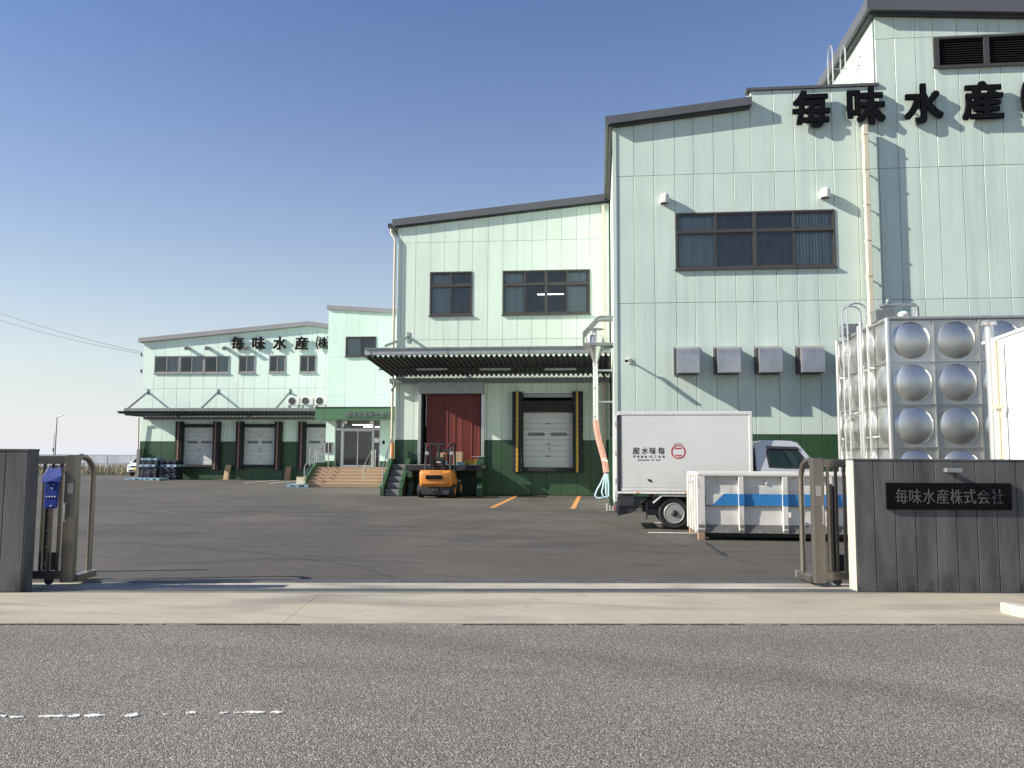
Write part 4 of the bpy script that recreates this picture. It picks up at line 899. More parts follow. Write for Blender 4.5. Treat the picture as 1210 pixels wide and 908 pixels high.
def ring(cx, cz, r0, r1, a0, a1, n, y0, y1):
    q = MB(); A = [R(a0 + (a1 - a0) * i / n) for i in range(n + 1)]
    for i in range(n):
        q.prism([(cx + r * math.cos(t), cz + r * math.sin(t)) for r, t in ((r0, A[i]), (r1, A[i]), (r1, A[i + 1]), (r0, A[i + 1]))], 'y', y0, y1)
    return q
EM = ring(ex, ez, .132, .160, 0, 360, 48, -.004, -.0005).build('ring_emblem', 'print_red', TRU)
ring(ex, ez + .02, .095, .125, 235, 305, 12, -.004, -.0005).build('emblem_stroke', 'print_red', EM); ring(ex - .035, ez + .035, .03, .06, 30, 150, 8, -.004, -.0005).build('emblem_stroke', 'print_red', EM); ring(ex + .04, ez + .045, .025, .05, 30, 150, 8, -.004, -.0005).build('emblem_stroke', 'print_red', EM)
for a in range(60, 125, 10): ring(ex, ez, .182, .198, a, a + 5, 2, -.004, -.0005).build('emblem_letter', 'galv_dark', EM)
b = MB(); x, z = P(768, 568, YK); x -= tx0; b.prism([(x - .06, z + .04), (x + .03, z + .02), (x + .05, z - .05), (x - .03, z - .02)], 'y', -.006, -.001); b.build('sticker', 'dark_metal', TRU)

# ------------------------------------------------------------------ waste container
YB = 16.7; bx = P(823, 560, YB)[0]; bl, bw = 4.4, 1.75; zr = 1.31
BIN = thing('waste_container', 'weathered white steel waste container with a blue stripe and rusty feet', 'container', (bx, YB, 0))
b = MB(); b.prism([(.06, .13), (bl - .06, .13), (bl - .06, zr - .05), (.06, zr - .05)], 'y', .06, .085); b.box(.06, bl - .06, bw - .085, bw - .06, .13, zr - .05); b.box(.05, .08, .06, bw - .06, .13, zr - .05); b.box(bl - .08, bl - .05, .06, bw - .06, .13, zr - .05); b.box(.08, bl - .08, .086, bw - .086, .13, .17)
BODY = b.build('shell', 'bin_white', BIN)
b = MB(); b.box(0, bl, -.03, .1, zr - .075, zr); b.box(0, bl, bw - .1, bw + .03, zr - .075, zr); b.box(0, .1, .101, bw - .101, zr - .075, zr); b.box(bl - .1, bl, .101, bw - .101, zr - .075, zr); b.build('top_rim', 'bin_white', BIN, bevel=.018)
for i in range(6):
    x = 0.0 if i == 0 else .80 + (i - 1) * .835
    w = .16 if i == 0 else .105
    MB().prism([(-.03, .2), (-.03, zr - .077), (.059, zr - .077), (.059, .13), (.02, .13)], 'x', x, x + w).build('rib', 'bin_white', BIN, bevel=.012)
    MB().box(x + w * .15, x + w * .85, -.034, -.0305, .135 + .1, .3).build('rib_foot', 'bin_grey', BIN)
z0, z1 = P(870, 597.5, YB)[1], P(870, 584, YB)[1]
xr = [.16, .80, .905, 1.635, 1.74, 2.47, 2.575, 3.305, 3.41, 4.14]
for i in range(0, len(xr) - 1):
    inn = i % 2 == 0; a, c = xr[i], xr[i + 1]; y0, y1 = (.02, .058) if inn else (-.036, -.031)
    if i == 0:
        h = (z0 + z1) / 2; MB().prism([(a + .02, z1), (a + .36, z1), (a + .14, z0), (a + .02, z0 + .01)], 'y', y0, y1).build('stripe_rail', 'bin_white', BIN)
        MB().prism([(a + .362, z1), (c, z1), (c, z0), (a + .142, z0)], 'y', y0, y1).build('stripe_rail', 'bin_blue', BIN)
    else: MB().prism([(a + .001, z0), (c - .001, z0), (c - .001, z1), (a + .001, z1)], 'y', y0, y1).build('stripe_rail', 'bin_blue', BIN)
    if inn: MB().prism([(y0 - .001, z0 - .02), (.058, z0 - .02), (.058, z0 - .001), (y0 - .001, z0 - .001)], 'x', a, c).build('rail_lip', 'bin_grey', BIN)
zg = P(870, 620.5, YB)[1]
for i in range(0, len(xr) - 1, 2): MB().prism([(.0, .14), (.058, .13), (.058, zg), (.045, zg)], 'x', xr[i] + .001, xr[i + 1] - .001).build('base_band', 'bin_grey', BIN)
b = MB(); b.box(.1, bl - .1, .25, .4, .04, .129); b.box(.1, bl - .1, bw - .4, bw - .25, .04, .129); b.build('skid', 'dark_metal', BIN)
for x in (.02, bl - .25):
    for y in (-.02, bw - .22): b = MB(); b.box(x, x + .13, y + .02, y + .2, -.01, .129); b.build('foot', 'bin_rust', BIN, bevel=.01)
b = MB(); b.tube([(-.09, .25, 1.12), (-.02, .22, 1.17), (.03, .22, 1.17)], .03, 8); b.lathe([(.045, -.03), (.045, .03)], (-.1, .25, 1.12), 'y', 12); b.build('hook', 'bin_white', BIN, smooth=40)
for x in (.0, ): 
    for y in (.1, .55, 1.0, 1.5): MB().box(-.03, .049, y, y + .1, .13, zr - .077).build('end_rib', 'bin_white', BIN, bevel=.01)
for i, (cx, cz) in enumerate(((1.32, 1.08), (1.74, .45))): MB().box(cx, cx + .05, .03 if i == 0 else -.06, .058 if i == 0 else -.032, cz, cz + .1).build('lug', 'bin_white', BIN, bevel=.008)

# ------------------------------------------------------------------ panelled water tank
YW = 19.1; tkx = P(1050, 400, YW)[0]; zt0 = P(1052, 378, YW)[1]; pw = .948; tz = zt0 - 4 * pw
TNK = thing('water_tank', 'square stainless steel water tank of domed panels behind the sign wall', 'tank', (tkx, YW, 0))
def dome_panel():
    b = MB(); n = 40; r0 = .425; h = .105; RS = (r0 * r0 + h * h) / (2 * h); vs = []
    # flange plate with a shallow rim, then the dome
    prof = [(r0 + .012, -.004), (r0, -.012)] + [(r0 * q, -.012 - (math.sqrt(RS * RS - (r0 * q) ** 2) - (RS - h))) for q in (.95, .88, .78, .66, .53, .4, .27, .13)]
    for r, y in prof: vs += [(.5 + r * math.cos(2 * math.pi * j / n), y, .5 + r * math.sin(2 * math.pi * j / n)) for j in range(n)]
    vs.append((.5, -.012 - h, .5)); k = len(prof)
    fs = [(i * n + j, i * n + (j + 1) % n, (i + 1) * n + (j + 1) % n, (i + 1) * n + j) for i in range(k - 1) for j in range(n)] + [((k - 1) * n + j, (k - 1) * n + (j + 1) % n, k * n) for j in range(n)]
    b.add(vs, fs)
    b.box(.012, .988, -.003, .03, .012, .988)
    for a, c, lo, hi in ((.0, 1., .0, .011), (.0, 1., .989, 1.), (0, .011, .0115, .9885), (.989, 1., .0115, .9885)): b.box(a, c, -.045, .03, lo, hi)
    for a, c, lo, hi in ((.05, .95, .05, .058), (.05, .95, .942, .95), (.05, .058, .0585, .9415), (.942, .95, .0585, .9415)): b.box(a, c, -.011, -.0035, lo, hi)
    me = b.mesh('panel', smooth=30); me.materials.append(MATS['tank_steel']); return me
DP = dome_panel()
for r_ in range(4):
    for c_ in range(6): o = obj('panel', DP, None, TNK, (c_ * pw, 0, tz + r_ * pw)); o.scale = (pw, pw, pw); o.rotation_euler = (R(random.uniform(-.5, .5)), 0, R(random.uniform(-.5, .5)))
    for c_ in range(4):
        o = obj('panel', DP, None, TNK, (0, (4 - c_) * pw - .03, tz + r_ * pw)); o.rotation_euler = (0, 0, R(-90)); o.scale = (pw, pw, pw)
MB().box(.04, 5.68, .04, 3.78, tz + .02, zt0 - .04).build('core', 'galv_dark', TNK)
MB().box(-.1, 5.8, -.1, 3.9, 0, tz - .02).build('plinth', 'concrete', TNK)
b = MB(); b.tube([(-.035, -.035, tz - .02), (-.035, -.035, zt0 + .02)], .05, 12); b.build('corner_tube', 'tube_bright', TNK, smooth=40)
b = MB(); b.tube([(-.03, -.02, zt0 + .02), (5.68, -.02, zt0 + .02)], .045, 10); b.tube([(-.02, 0, zt0 + .02), (-.02, 3.79, zt0 + .02)], .04, 10); b.build('top_tube', 'galv', TNK, smooth=40)
MB().box(-.04, 5.72, -.04, 3.8, zt0 - .02, zt0 + .01).build('roof', 'galv', TNK)
for y, r_, top in ((.85, .028, .02), (1.35, .05, .16), (1.55, .035, .1), (3.35, .05, .0)):
    b = MB(); b.tube([(-.18, y, .1), (-.18, y, zt0 + top)], r_, 10); b.tube([(-.18, y, zt0 - 1.0), (-.0, y, zt0 - 1.0)], .02, 6); b.tube([(-.18, y, zt0 - 2.6), (-.0, y, zt0 - 2.6)], .02, 6); b.build('riser_pipe', 'tube_bright', TNK, smooth=40)
for y0 in (2.05, ):
    b = MB()
    for dy in (0, .42): b.tube([(-.28, y0 + dy, .2), (-.28, y0 + dy, zt0 + .6)] + [(-.28 + .22 - .22 * math.cos(R(a)), y0 + dy, zt0 + .6 + .16 * math.sin(R(a))) for a in range(20, 181, 32)] + [(.16, y0 + dy, zt0 + .3)], .022, 8)
    LAD = b.build('ladder', 'tube_bright', TNK, smooth=40)
    z = .4
    while z < zt0 + .2: MB().tube([(-.28, y0, z), (-.28, y0 + .42, z)], .014, 6).build('rung', 'tube_bright', LAD); z += .32
b = MB()
for y in (1.75, 2.9):
    for k in range(9): b.tube([(-.17, y, .8 + k * .42), (-.09, y + .1, .86 + k * .42), (-.02, y + .12, .86 + k * .42)], .01, 5)
kind(b.build('cable_clips', 'galv_dark', TNK), 'stuff')
b = MB(); b.tube([(-.19, 1.45, zt0 - 2.0), (-.19, 3.1, zt0 - 2.0)], .03, 8); b.build('cross_pipe', 'tube_bright', TNK, smooth=40)
for (x, y, w, d, h) in ((.02, .55, .30, .35, .28), (-.12, 2.6, .32, .4, .28)):
    MB().box(x - .1, x + w, y, y + d, zt0 + .05, zt0 + .05 + h).build('valve_box', 'galv_dark', TNK, bevel=.01)
b = MB(); c = (.5, .5, zt0); b.lathe([(.055, 0), (.055, .13), (.11, .14), (.14, .19), (.13, .23), (.08, .27), (.02, .28)], c, 'z', 20); b.build('air_vent', 'white_vent', TNK, smooth=40)
b = MB(); b.tube([(.78, .4, zt0), (.78, .4, zt0 + .34), (.72, .4, zt0 + .40), (.1, .4, zt0 + .40), (-.05, .4, zt0 + .36)], .045, 10); b.lathe([(.04, 0), (.05, .02), (.05, .08), (.02, .1)], (.15, .4, zt0 + .44), 'z', 10); b.build('overflow_pipe', 'galv', TNK, smooth=40)

# ------------------------------------------------------------------ white shed beside the tank
sx = 6.8; SHD = thing('white_shed', 'plain white walled shed with a slim capped flue behind the sign wall', 'shed', (sx, 12.6, 0), world=True)
ysf = 15.35; zs1, zs0 = 3.62, 3.70
b = MB(); b.prism([(12.6, 0), (ysf, 0), (ysf, zs1), (12.6, zs0)], 'x', sx, sx + 4); b.build('wall', 'shed_white', SHD, bevel=.02)
b = MB(); b.prism([(12.55, zs0 + .001), (ysf + .05, zs1 + .001), (ysf + .05, zs1 + .05), (12.55, zs0 + .05)], 'x', sx - .03, sx + 4.1); b.build('roof', 'shed_white', SHD, bevel=.01)
b = MB(); x, z = P(1168.5, 385, 15.0); b.tube([(x, 15.0, 0), (x, 15.0, z)], .07, 16); b.lathe([(.075, 0), (.12, .0), (.13, .05), (.08, .09), (.02, .1)], (x, 15.0, z), 'z', 20); b.build('flue', 'tube_bright', SHD, smooth=40)
b = MB()
for px in (1177.5, 1181): x = P(px, 450, 14.6)[0]; b.tube([(x, 14.6, 0), (x, 14.6, P(px, 402, 14.6)[1])], .022, 8)
x, z = P(1179, 481, 14.6); b.box(x - .1, x + .1, 14.56, 14.64, z - .03, z + .03); b.build('thin_pipes', 'beige', SHD, smooth=40)

# ------------------------------------------------------------------ gate walls
def slab_wall(name, label, corner, ang, length, height, thick, sgn, pitch, first):
    t = thing(name, label, 'wall', (corner[0], corner[1], 0), ang)
    MB().box(*sorted((sgn * .012, sgn * length)), .03, thick - .03, 0, height - .02).build('core', 'joint', t)
    xs = [0.0]; x = first
    while x < length - .1: xs.append(x); x += pitch
    xs.append(length); k = 0
    for a, c in zip(xs[:-1], xs[1:]):
        x0, x1 = sorted((sgn * (a + .004 + (.012 if a == 0 else 0)), sgn * (c - .004)))
        for y0, y1 in ((0, .028), (thick - .028, thick)): MB().box(x0, x1, y0, y1, 0, height - .012).build('slab', 'slab_stone', t, bevel=.004)
    MB().box(*sorted((0, sgn * .0115)), .002, thick - .002, 0, height - .006).build('end_face', 'slab_end' if sgn > 0 else 'slab_stone', t, bevel=.003)
    MB().box(*sorted((-sgn * .004, sgn * length)), -.006, thick + .006, height - .0115, height + .012).build('coping', 'slab_stone', t, bevel=.004)
    return t
cR = G(1012.5, 699.5); AR = R(5.6); zw = 1.585
SW = slab_wall('sign_wall', 'dark grey slab wall carrying the black nameplate beside the gate', cR, AR, 3.6, zw, .22, 1, .247, .247)
cL = G(25.5, 700); AL = R(7.2)
PW = slab_wall('gate_wall', 'short dark grey slab wall beside the gate with the blue bag', cL, AL, 3.2, 1.655, .22, -1, .47, .27)
# nameplate, its characters and the small lamp above it
NP = thing('nameplate', 'polished black nameplate with eight etched characters on the slab wall', 'sign', (cR[0], cR[1], 0), AR)
def SWp(px, py, off=0.0):
    d = fw + rt * ((px - 605) / FOC) + up * ((454 - py) / FOC); nx, ny = -math.sin(AR), math.cos(AR)
    t = ((cR[0] * nx + cR[1] * ny) - off) / (d.x * nx + d.y * ny); x, y = d.x * t - cR[0], d.y * t - cR[1]
    return x * math.cos(AR) + y * math.sin(AR), EYE.z + d.z * t
a, z1 = SWp(1046, 570.5); c, _ = SWp(1194, 587); _, z0 = SWp(1046, 601.5); z0b = SWp(1120, 602.5)[1]; z1b = SWp(1120, 571)[1]
MB().box(a, c, -.03, -.001, z0b, z1b).build('plate', 'plate_black', NP, bevel=.003)
for i, ch in enumerate('毎味水産株式会社'):
    xa = SWp(1057 + i * 16.1, 586)[0]; xb = SWp(1057 + i * 16.1 + 14.2, 586)[0]; put_glyph(ch, xa, xb, SWp(1120, 595.5)[1], SWp(1120, 578)[1], -.034, 'etched', NP, .0, .006, 'character')
x, z = SWp(1053 + 66, 556); xa = SWp(1110, 556)[0]; xb = SWp(1128.5, 556)[0]
WL = thing('wall_lamp', 'small steel downlight fixed above the black nameplate', 'lamp', (cR[0], cR[1], 0), AR)
MB().box(xa, xb, -.17, -.12, z - .022, z + .028).build('lamp_head', 'galv', WL, bevel=.004); MB().box(xa + .05, xb - .05, -.121, -.001, z - .012, z + .012).build('arm', 'galv', WL)

# ------------------------------------------------------------------ sliding gates
def gate(label, loc, s, nbar):
    """local x along the rails; s = +1: the leaf runs back towards -x (its end faces +x)"""
    t = thing('sliding_gate', label, 'gate', (*loc, 0), TH); X = lambda a: s * a
    def bx(a, c, *r): return MB().box(*sorted((X(a), X(c))), *r)
    H = 1.6; e = .44
    bx(-.145, 0, -.05, .06, .03, H).build('end_post', 'gate_steel', t, bevel=.006)
    bx(-2.3, -.147, -.03, .04, H - .115, H - .01).build('top_beam', 'gate_steel', t, bevel=.006)
    bx(-2.3, -.147, -.03, .04, .07, .17).build('bottom_beam', 'gate_steel', t, bevel=.006)
    for i in range(nbar): x = -.21 - .105 * i; bx(x - .016, x + .016, -.012, .02, .171, H - .116).build('bar', 'gate_steel', t)
    pts = [(X(-.03), .03, H - .05), (X(-.03), .1, H - .02)] + [(X(-.03), e - .27 + .27 * math.sin(R(a)), H - .30 + .27 * math.cos(R(a))) for a in range(0, 91, 15)] + [(X(-.03), e, .12)]
    MB().tube(pts, .036, 12).build('hoop', 'gate_steel', t, smooth=40)
    bx(-.09, .03, .065, e + .08, .03, .11).build('carriage', 'gate_steel', t, bevel=.006)
    bx(-.10, .035, e + .081, e + .12, .025, .115).build('end_cap', 'silver', t, bevel=.006)
    b = MB(); b.tube([(X(-.10), -.06, .78), (X(-.10), -.115, .78), (X(-.10), -.115, 1.0), (X(-.10), -.06, 1.0)], .011, 8); b.build('handle', 'silver', t, smooth=40)
    bx(-.105, -.035, -.058, -.0505, 1.12, 1.25).build('lock_plate', 'silver', t, bevel=.003)
    for y in (.0, e - .05): b = MB(); b.lathe([(.05, y - .02), (.05, y + .02)], (X(-.3), 0, .05), 'y', 16); b.build('roller', 'dark_metal', t, smooth=40)
    return t
pL = G(86.5, 691); pR = G(962, 692)
GL = gate('steel bar sliding gate with a blue cloth bag hung on it', pL, 1, 8)
GR = gate('steel bar sliding gate beside the wall with the black nameplate', pR, -1, 8)
def guide_post(label, px, py, h, s):
    x, y = G(px, py); t = thing('guide_post', label, 'post', (x, y, 0), TH, group='roller guide posts behind the gates')
    MB().box(-.055, .0, -.04, .04, -.005, h).build('column', 'gate_steel', t, bevel=.004); MB().box(.001, .06, -.035, .035, -.005, h - .03).build('rubber_strip', 'rubber', t, bevel=.004)
    b = MB()
    for k in range(9): b.lathe([(.008, -.043), (.008, -.0405)], (-.028 if k % 2 else .03, 0, .12 + k * (h - .2) / 9), 'y', 8)
    b.build('bolts', 'silver', t)
    MB().tube([(.12, .02, 0), (.12, .02, .26)], .045, 10).build('roller', 'rubber', t, smooth=40)
guide_post('guide post with black rubber strip behind the gate by the blue bag', 52, 676, 1.2, 1)
guide_post('guide post with black rubber strip behind the gate by the nameplate wall', 985, 678, 1.24, -1)
# blue cloth bag on the gate
BG = thing('cloth_bag', 'blue cloth bag hanging on the gate bars', 'bag', (pL[0], pL[1], 0), TH)
MB().prism([(-.365, .945), (-.33, .93), (-.31, .942), (-.25, .935), (-.215, .945), (-.205, 1.1), (-.195, 1.36), (-.37, 1.36), (-.372, 1.15)], 'y', -.085, -.045).build('pouch', 'blue_bag', BG, bevel=.016, seg=3)
q = MB(); q.add([(-.355, -.06, 1.43), (-.19, -.06, 1.43), (-.16, -.10, 1.34), (-.175, -.115, 1.262), (-.29, -.118, 1.27), (-.395, -.115, 1.255), (-.40, -.10, 1.33), (-.355, -.052, 1.43), (-.19, -.052, 1.43), (-.16, -.088, 1.34), (-.175, -.1, 1.265), (-.29, -.1, 1.273), (-.395, -.1, 1.258), (-.40, -.088, 1.33)],
  [tuple(range(7)), tuple(range(13, 6, -1))] + [(k, (k + 1) % 7, 7 + (k + 1) % 7, 7 + k) for k in range(7)]); q.build('flap', 'blue_bag', BG, bevel=.005)
MB().tube([(-.36, -.05, 1.40), (-.36, .0, 1.455), (-.2, .0, 1.455), (-.2, -.05, 1.40)], .008, 6).build('strap', 'blue_bag', BG)
b = MB()
for i in range(4): b.box(-.345 + i * .034, -.345 + i * .034 + .018, -.092, -.088, 1.075, 1.09)
b.prism([(-.29, 1.20), (-.275, 1.19), (-.26, 1.20), (-.268, 1.18), (-.285, 1.18)], 'y', -.094, -.09); b.box(-.27, -.245, -.094, -.09, 1.225, 1.232); b.box(-.295, -.265, -.09, -.086, .965, .975)
kind(b.build('white_print', 'print_white', BG), 'stuff')

# ------------------------------------------------------------------ forklift (local: rear faces -y)
fx0, fy0 = G(513, 589); FL = thing('forklift', 'orange counterbalance forklift seen from behind at the loading platform', 'forklift', (fx0, fy0 + .1, 0))
b = MB(); w = .63
prof = [(.12, .42), (.0, .55), (-.04, .78), (-.03, .98), (.08, 1.06), (.75, 1.06), (.75, .42)]
n = len(prof); vs = []
secs = [(-w, .16), (-w + .06, .06), (-.34, .0), (.34, .0), (w - .06, .06), (w, .16)]
for x, dy in secs: vs += [(x, y + (dy if y < .6 else 0), z) for y, z in prof]
fs = [tuple(range(n)), tuple(range((len(secs) - 1) * n, len(secs) * n))[::-1]] + [(i * n + j, i * n + (j + 1) % n, (i + 1) * n + (j + 1) % n, (i + 1) * n + j) for i in range(len(secs) - 1) for j in range(n)]
b.add(vs, fs); CW = b.build('counterweight', 'orange', FL, smooth=28, bevel=.025)
MB().box(-.36, .30, -.062, -.02, .72, .88).build('grille_opening', 'black', CW, bevel=.02)
for i in range(5): a = -.22 + i * .105; MB().box(a, a + .06, -.024, .0, .985, 1.025).build('badge_letter', 'galv_dark', CW)
b = MB(); b.prism([(-.52, .12), (.52, .12), (.60, .41), (-.60, .41)], 'y', .12, .72); b.box(-.12, .12, .06, .16, .24, .36); b.build('undercarriage', 'dark_metal', FL, bevel=.02)
b = MB(); b.prism([(.76, .18), (1.9, .18), (1.95, .55), (1.5, .62), (1.35, .85), (.76, .98)], 'x', -.55, .55); b.build('chassis', 'dark_metal', FL, bevel=.02)
MB().prism([(.76, .3), (1.85, .3), (1.9, .62), (1.45, .66), (1.3, .9), (.76, 1.0)], 'x', .551, .60).build('side_panel', 'orange', FL, bevel=.015)
MB().prism([(.76, .3), (1.85, .3), (1.9, .62), (1.45, .66), (1.3, .9), (.76, 1.0)], 'x', -.60, -.551).build('side_panel', 'orange', FL, bevel=.015)
for x, y, r_ in ((-.56, .42, .27), (.56, .42, .27), (-.58, 1.75, .33), (.58, 1.75, .33)):
    b = MB(); b.lathe([(r_ * .55, -.1), (r_ * .92, -.11), (r_, -.07), (r_, .07), (r_ * .92, .11), (r_ * .55, .1)], (x + (-.06 if x < 0 else .06), y, r_), 'x', 28); wh = b.build('wheel', 'tyre', FL, smooth=40)
    b = MB(); s_ = -1 if x < 0 else 1; b.lathe([(r_ * .52, 0), (r_ * .45, s_ * .02), (.02, s_ * .03)], (x + s_ * .15, y, r_), 'x', 20); b.build('rim', 'orange', wh, smooth=40)
for x in (-.53, .46):
    MB().prism([(.5, 1.06), (.58, 1.06), (.75, 2.06), (.66, 2.06)], 'x', x, x + .075).build('rear_pillar', 'dark_metal', FL, bevel=.012)
    MB().prism([(1.75, .6), (1.83, .6), (1.55, 2.06), (1.47, 2.06)], 'x', x, x + .075).build('front_pillar', 'dark_metal', FL, bevel=.012)
b = MB(); b.box(-.56, -.48, .6, 1.62, 2.062, 2.13); b.box(.48, .56, .6, 1.62, 2.062, 2.13); b.box(-.479, .479, .6, .68, 2.06, 2.12); b.box(-.479, .479, 1.54, 1.62, 2.06, 2.12); GD = b.build('overhead_guard', 'dark_metal', FL, bevel=.01)
for i in range(6): x = -.4 + i * .16; MB().box(x - .02, x + .02, .681, 1.539, 2.07, 2.11).build('guard_bar', 'dark_metal', GD)
for x in (-.45, .37): MB().box(x, x + .09, .57, .6, 2.0, 2.05).build('tail_lamp', 'tail_red', GD, bevel=.008)
for x in (-.36, .5): b = MB(); b.bar((x, .62, 1.75), (x - .06, .5, 1.72), .02, .02); b.lathe([(.01, -.04), (.07, -.03), (.085, .0), (.07, .03), (.01, .04)], (x - .06 if x < 0 else x + .06, .5, 1.72), 'y', 16); b.build('work_lamp', 'silver', GD, smooth=50)
b = MB(); b.box(-.24, .28, .72, 1.2, 1.07, 1.2); b.prism([(-.26, 1.2), (.28, 1.2), (.24, 1.52), (.12, 1.58), (-.1, 1.58), (-.22, 1.52)], 'y', .7, .84); b.build('seat', 'rubber', FL, bevel=.04, seg=3)
MB().box(-.08, .12, .69, .699, 1.36, 1.39).build('seat_tag', 'paper', FL)
for x in (-.3, .2): MB().box(x, x + .1, 1.96, 2.08, .08, 2.05).build('mast_rail', 'dark_metal', FL, bevel=.01)
b = MB(); b.tube([(-.02, 2.0, .3), (-.02, 2.0, 1.7)], .05, 10); b.box(-.3, .3, 1.99, 2.07, 1.8, 1.9); b.build('lift_cylinder', 'dark_metal', FL)
for x in (-.32, .2): MB().prism([(2.1, .05), (3.0, .05), (3.0, .07), (2.15, .1), (2.15, .6), (2.1, .6)], 'x', x, x + .11).build('fork', 'dark_metal', FL)
b = MB(); b.lathe([(.16, -.015), (.19, -.015), (.19, .015), (.16, .015)], (-.04, 1.45, 1.35), 'y', 20); b.tube([(-.04, 1.45, 1.35), (-.04, 1.6, 1.05)], .025, 8); b.build('steering_wheel', 'rubber', FL, smooth=40)

# goods standing on the platform
def carton(px0, px1, py0, label, m='card', y=34.35, d=.4):
    a, zt = P(px0, py0, y); c = P(px1, py0, y)[0]; t = thing('carton', label, 'box', (a, y, 1.2585))
    h = zt - 1.2585; o = MB().box(0, c - a, 0, d, 0, h).build('body', m, t, bevel=.008)
    MB().box((c - a) * .44, (c - a) * .56, -.002, d + .002, h * .0 + .004, h + .002).build('tape', 'wood', t); MB().box(.003, c - a - .003, d * .49, d * .51, h - .001, h + .0015).build('lid_seam', 'dark_metal', t)
carton(516.5, 526, 535, 'brown carton seen between the forklift pillars'); carton(536, 546, 534, 'brown carton behind the small blue crate')
def crate(px0, px1, py0, label, m, y=34.0):
    a, zt = P(px0, py0, y); c = P(px1, py0, y)[0]; t = thing('crate', label, 'crate', (a, y, 1.2585)); h = zt - 1.2585; w = c - a
    b = MB(); b.box(0, w, 0, .02, .0, h); b.box(0, w, .33, .35, 0, h); b.box(0, .02, .021, .329, 0, h); b.box(w - .02, w, .021, .329, 0, h); b.box(.021, w - .021, .021, .329, 0, .02); b.build('tub', m, t)
    MB().box(-.012, w + .012, -.012, .001, h - .04, h + .002).build('rim', m, t, bevel=.004); MB().box(w * .46, w * .54, -.012, -.0005, .01, h - .041).build('rib', m, t)
crate(536.5, 548, 546, 'small pale blue crate on the loading platform', 'crate_blue'); crate(521, 527, 545.5, 'pale blue crate behind the forklift seat', 'crate_blue')
a, z = P(547, 544, 34.5); c = P(563, 544, 34.5)[0]; t = thing('yellow_tub', 'low yellow tub on the loading platform', 'tub', (a, 34.5, 1.2585))
MB().prism([(.05, 0), (c - a - .05, 0), (c - a, z - 1.26), (0, z - 1.26)], 'y', 0, .35).build('tub', 'yellow', t, bevel=.015); MB().box(-.02, c - a + .02, -.02, .37, z - 1.262, z - 1.24).build('rim', 'yellow', t, bevel=.006)
a, z = P(559, 539.5, 34.1); t = thing('floor_scale', 'green platform scale with pale top beside the red curtain', 'scale', (a, 34.1, 1.2585))
MB().prism([(.08, 0), (.46, 0), (.46, z - 1.29), (.24, z - 1.29)], 'y', .02, .3).build('body', 'green_band', t, bevel=.012); MB().box(-.05, .46, -.01, .33, z - 1.288, z - 1.255).build('top', 'silver', t, bevel=.006)

# ------------------------------------------------------------------ hopper pipe with hoses at the corner of the tall hall
hy = 30.0; hx = P(703.5, 440, hy)[0]; HP = thing('hopper_pipe', 'steel hopper funnel on a pipe with a ribbed pink hose below', 'hopper', (hx, hy, 0), world=True)
zp = lambda py: P(704, py, hy)[1]
b = MB(); b.lathe([(.33, zp(408)), (.335, zp(398.5)), (.30, zp(397))], (hx, hy, 0), 'z', 28); b.build('drum', 'steel', HP, smooth=40)
b = MB(); b.lathe([(.30, zp(410.5)), (.10, zp(427)), (.10, zp(430))], (hx, hy, 0), 'z', 28); b.build('funnel', 'steel', HP, smooth=40)
b = MB(); b.lathe([(.30, zp(389.5)), (.03, zp(387.3)), (.02, zp(386.5))], (hx + .05, hy, 0), 'z', 20); b.tube([(hx, hy, zp(398)), (hx + .02, hy, zp(388))], .06, 8); b.build('rain_cap', 'galv', HP, smooth=30)
b = MB(); b.tube([(hx, hy, zp(429)), (hx, hy, zp(498))], .095, 16); b.build('pipe', 'tube_bright', HP, smooth=40)
for py in (432, 460, 494): b = MB(); b.tube([(hx, hy, zp(py)), (hx, hy, zp(py) + .06)], .112, 16); b.build('collar', 'steel', HP, smooth=40)
def frame_side(y, dz=0):
    q = MB(); z0, z1 = zp(408.5), zp(377); q.bar((hx - .42, y, z0), (XT0 - .003, y, z0), .07, .1); q.bar((hx - .42, y, z0 + .05), (hx - .42, y, zp(396)), .06, .08); q.bar((hx - .42, y, zp(396)), (hx + .12, y, z1), .06, .1); q.bar((hx + .12, y, z1), (XT0 - .003, y, z1), .06, .1); return q.build('bracket_frame', 'galv_dark', HP)
frame_side(hy - .36); frame_side(hy + .36)
for py in (438, 475): b = MB(); b.bar((hx + .1, hy, zp(py)), (XT0 - .003, hy, zp(py)), .05, .06); b.build('wall_bracket', 'steel', HP)
b = MB(); hp = [(704, 497), (705, 508), (708, 522), (712, 536), (715, 548), (716.5, 560)]; pts = []
for i in range(len(hp) - 1):
    for k in range(8):
        f = k / 8; px = hp[i][0] + (hp[i + 1][0] - hp[i][0]) * f; py = hp[i][1] + (hp[i + 1][1] - hp[i][1]) * f; x, z = P(px, py, hy); pts.append((x, hy, z))
n0 = len(b.v); b.tube(pts, .115, 14); 
for i in range(len(pts)):
    if i % 2: 
        c = Vector(pts[i])
        for j in range(14): v = Vector(b.v[n0 + i * 14 + j]); b.v[n0 + i * 14 + j] = tuple(c + (v - c) * .87)
b.build('ribbed_hose', 'hose_pink', HP, smooth=70)
x, z = P(714.5, 544, hy); b = MB(); b.tube([(x - .02, hy, z - .02), (x + .02, hy, z + .05)], .128, 14); b.build('hose_clamp', 'paper', HP, smooth=40)
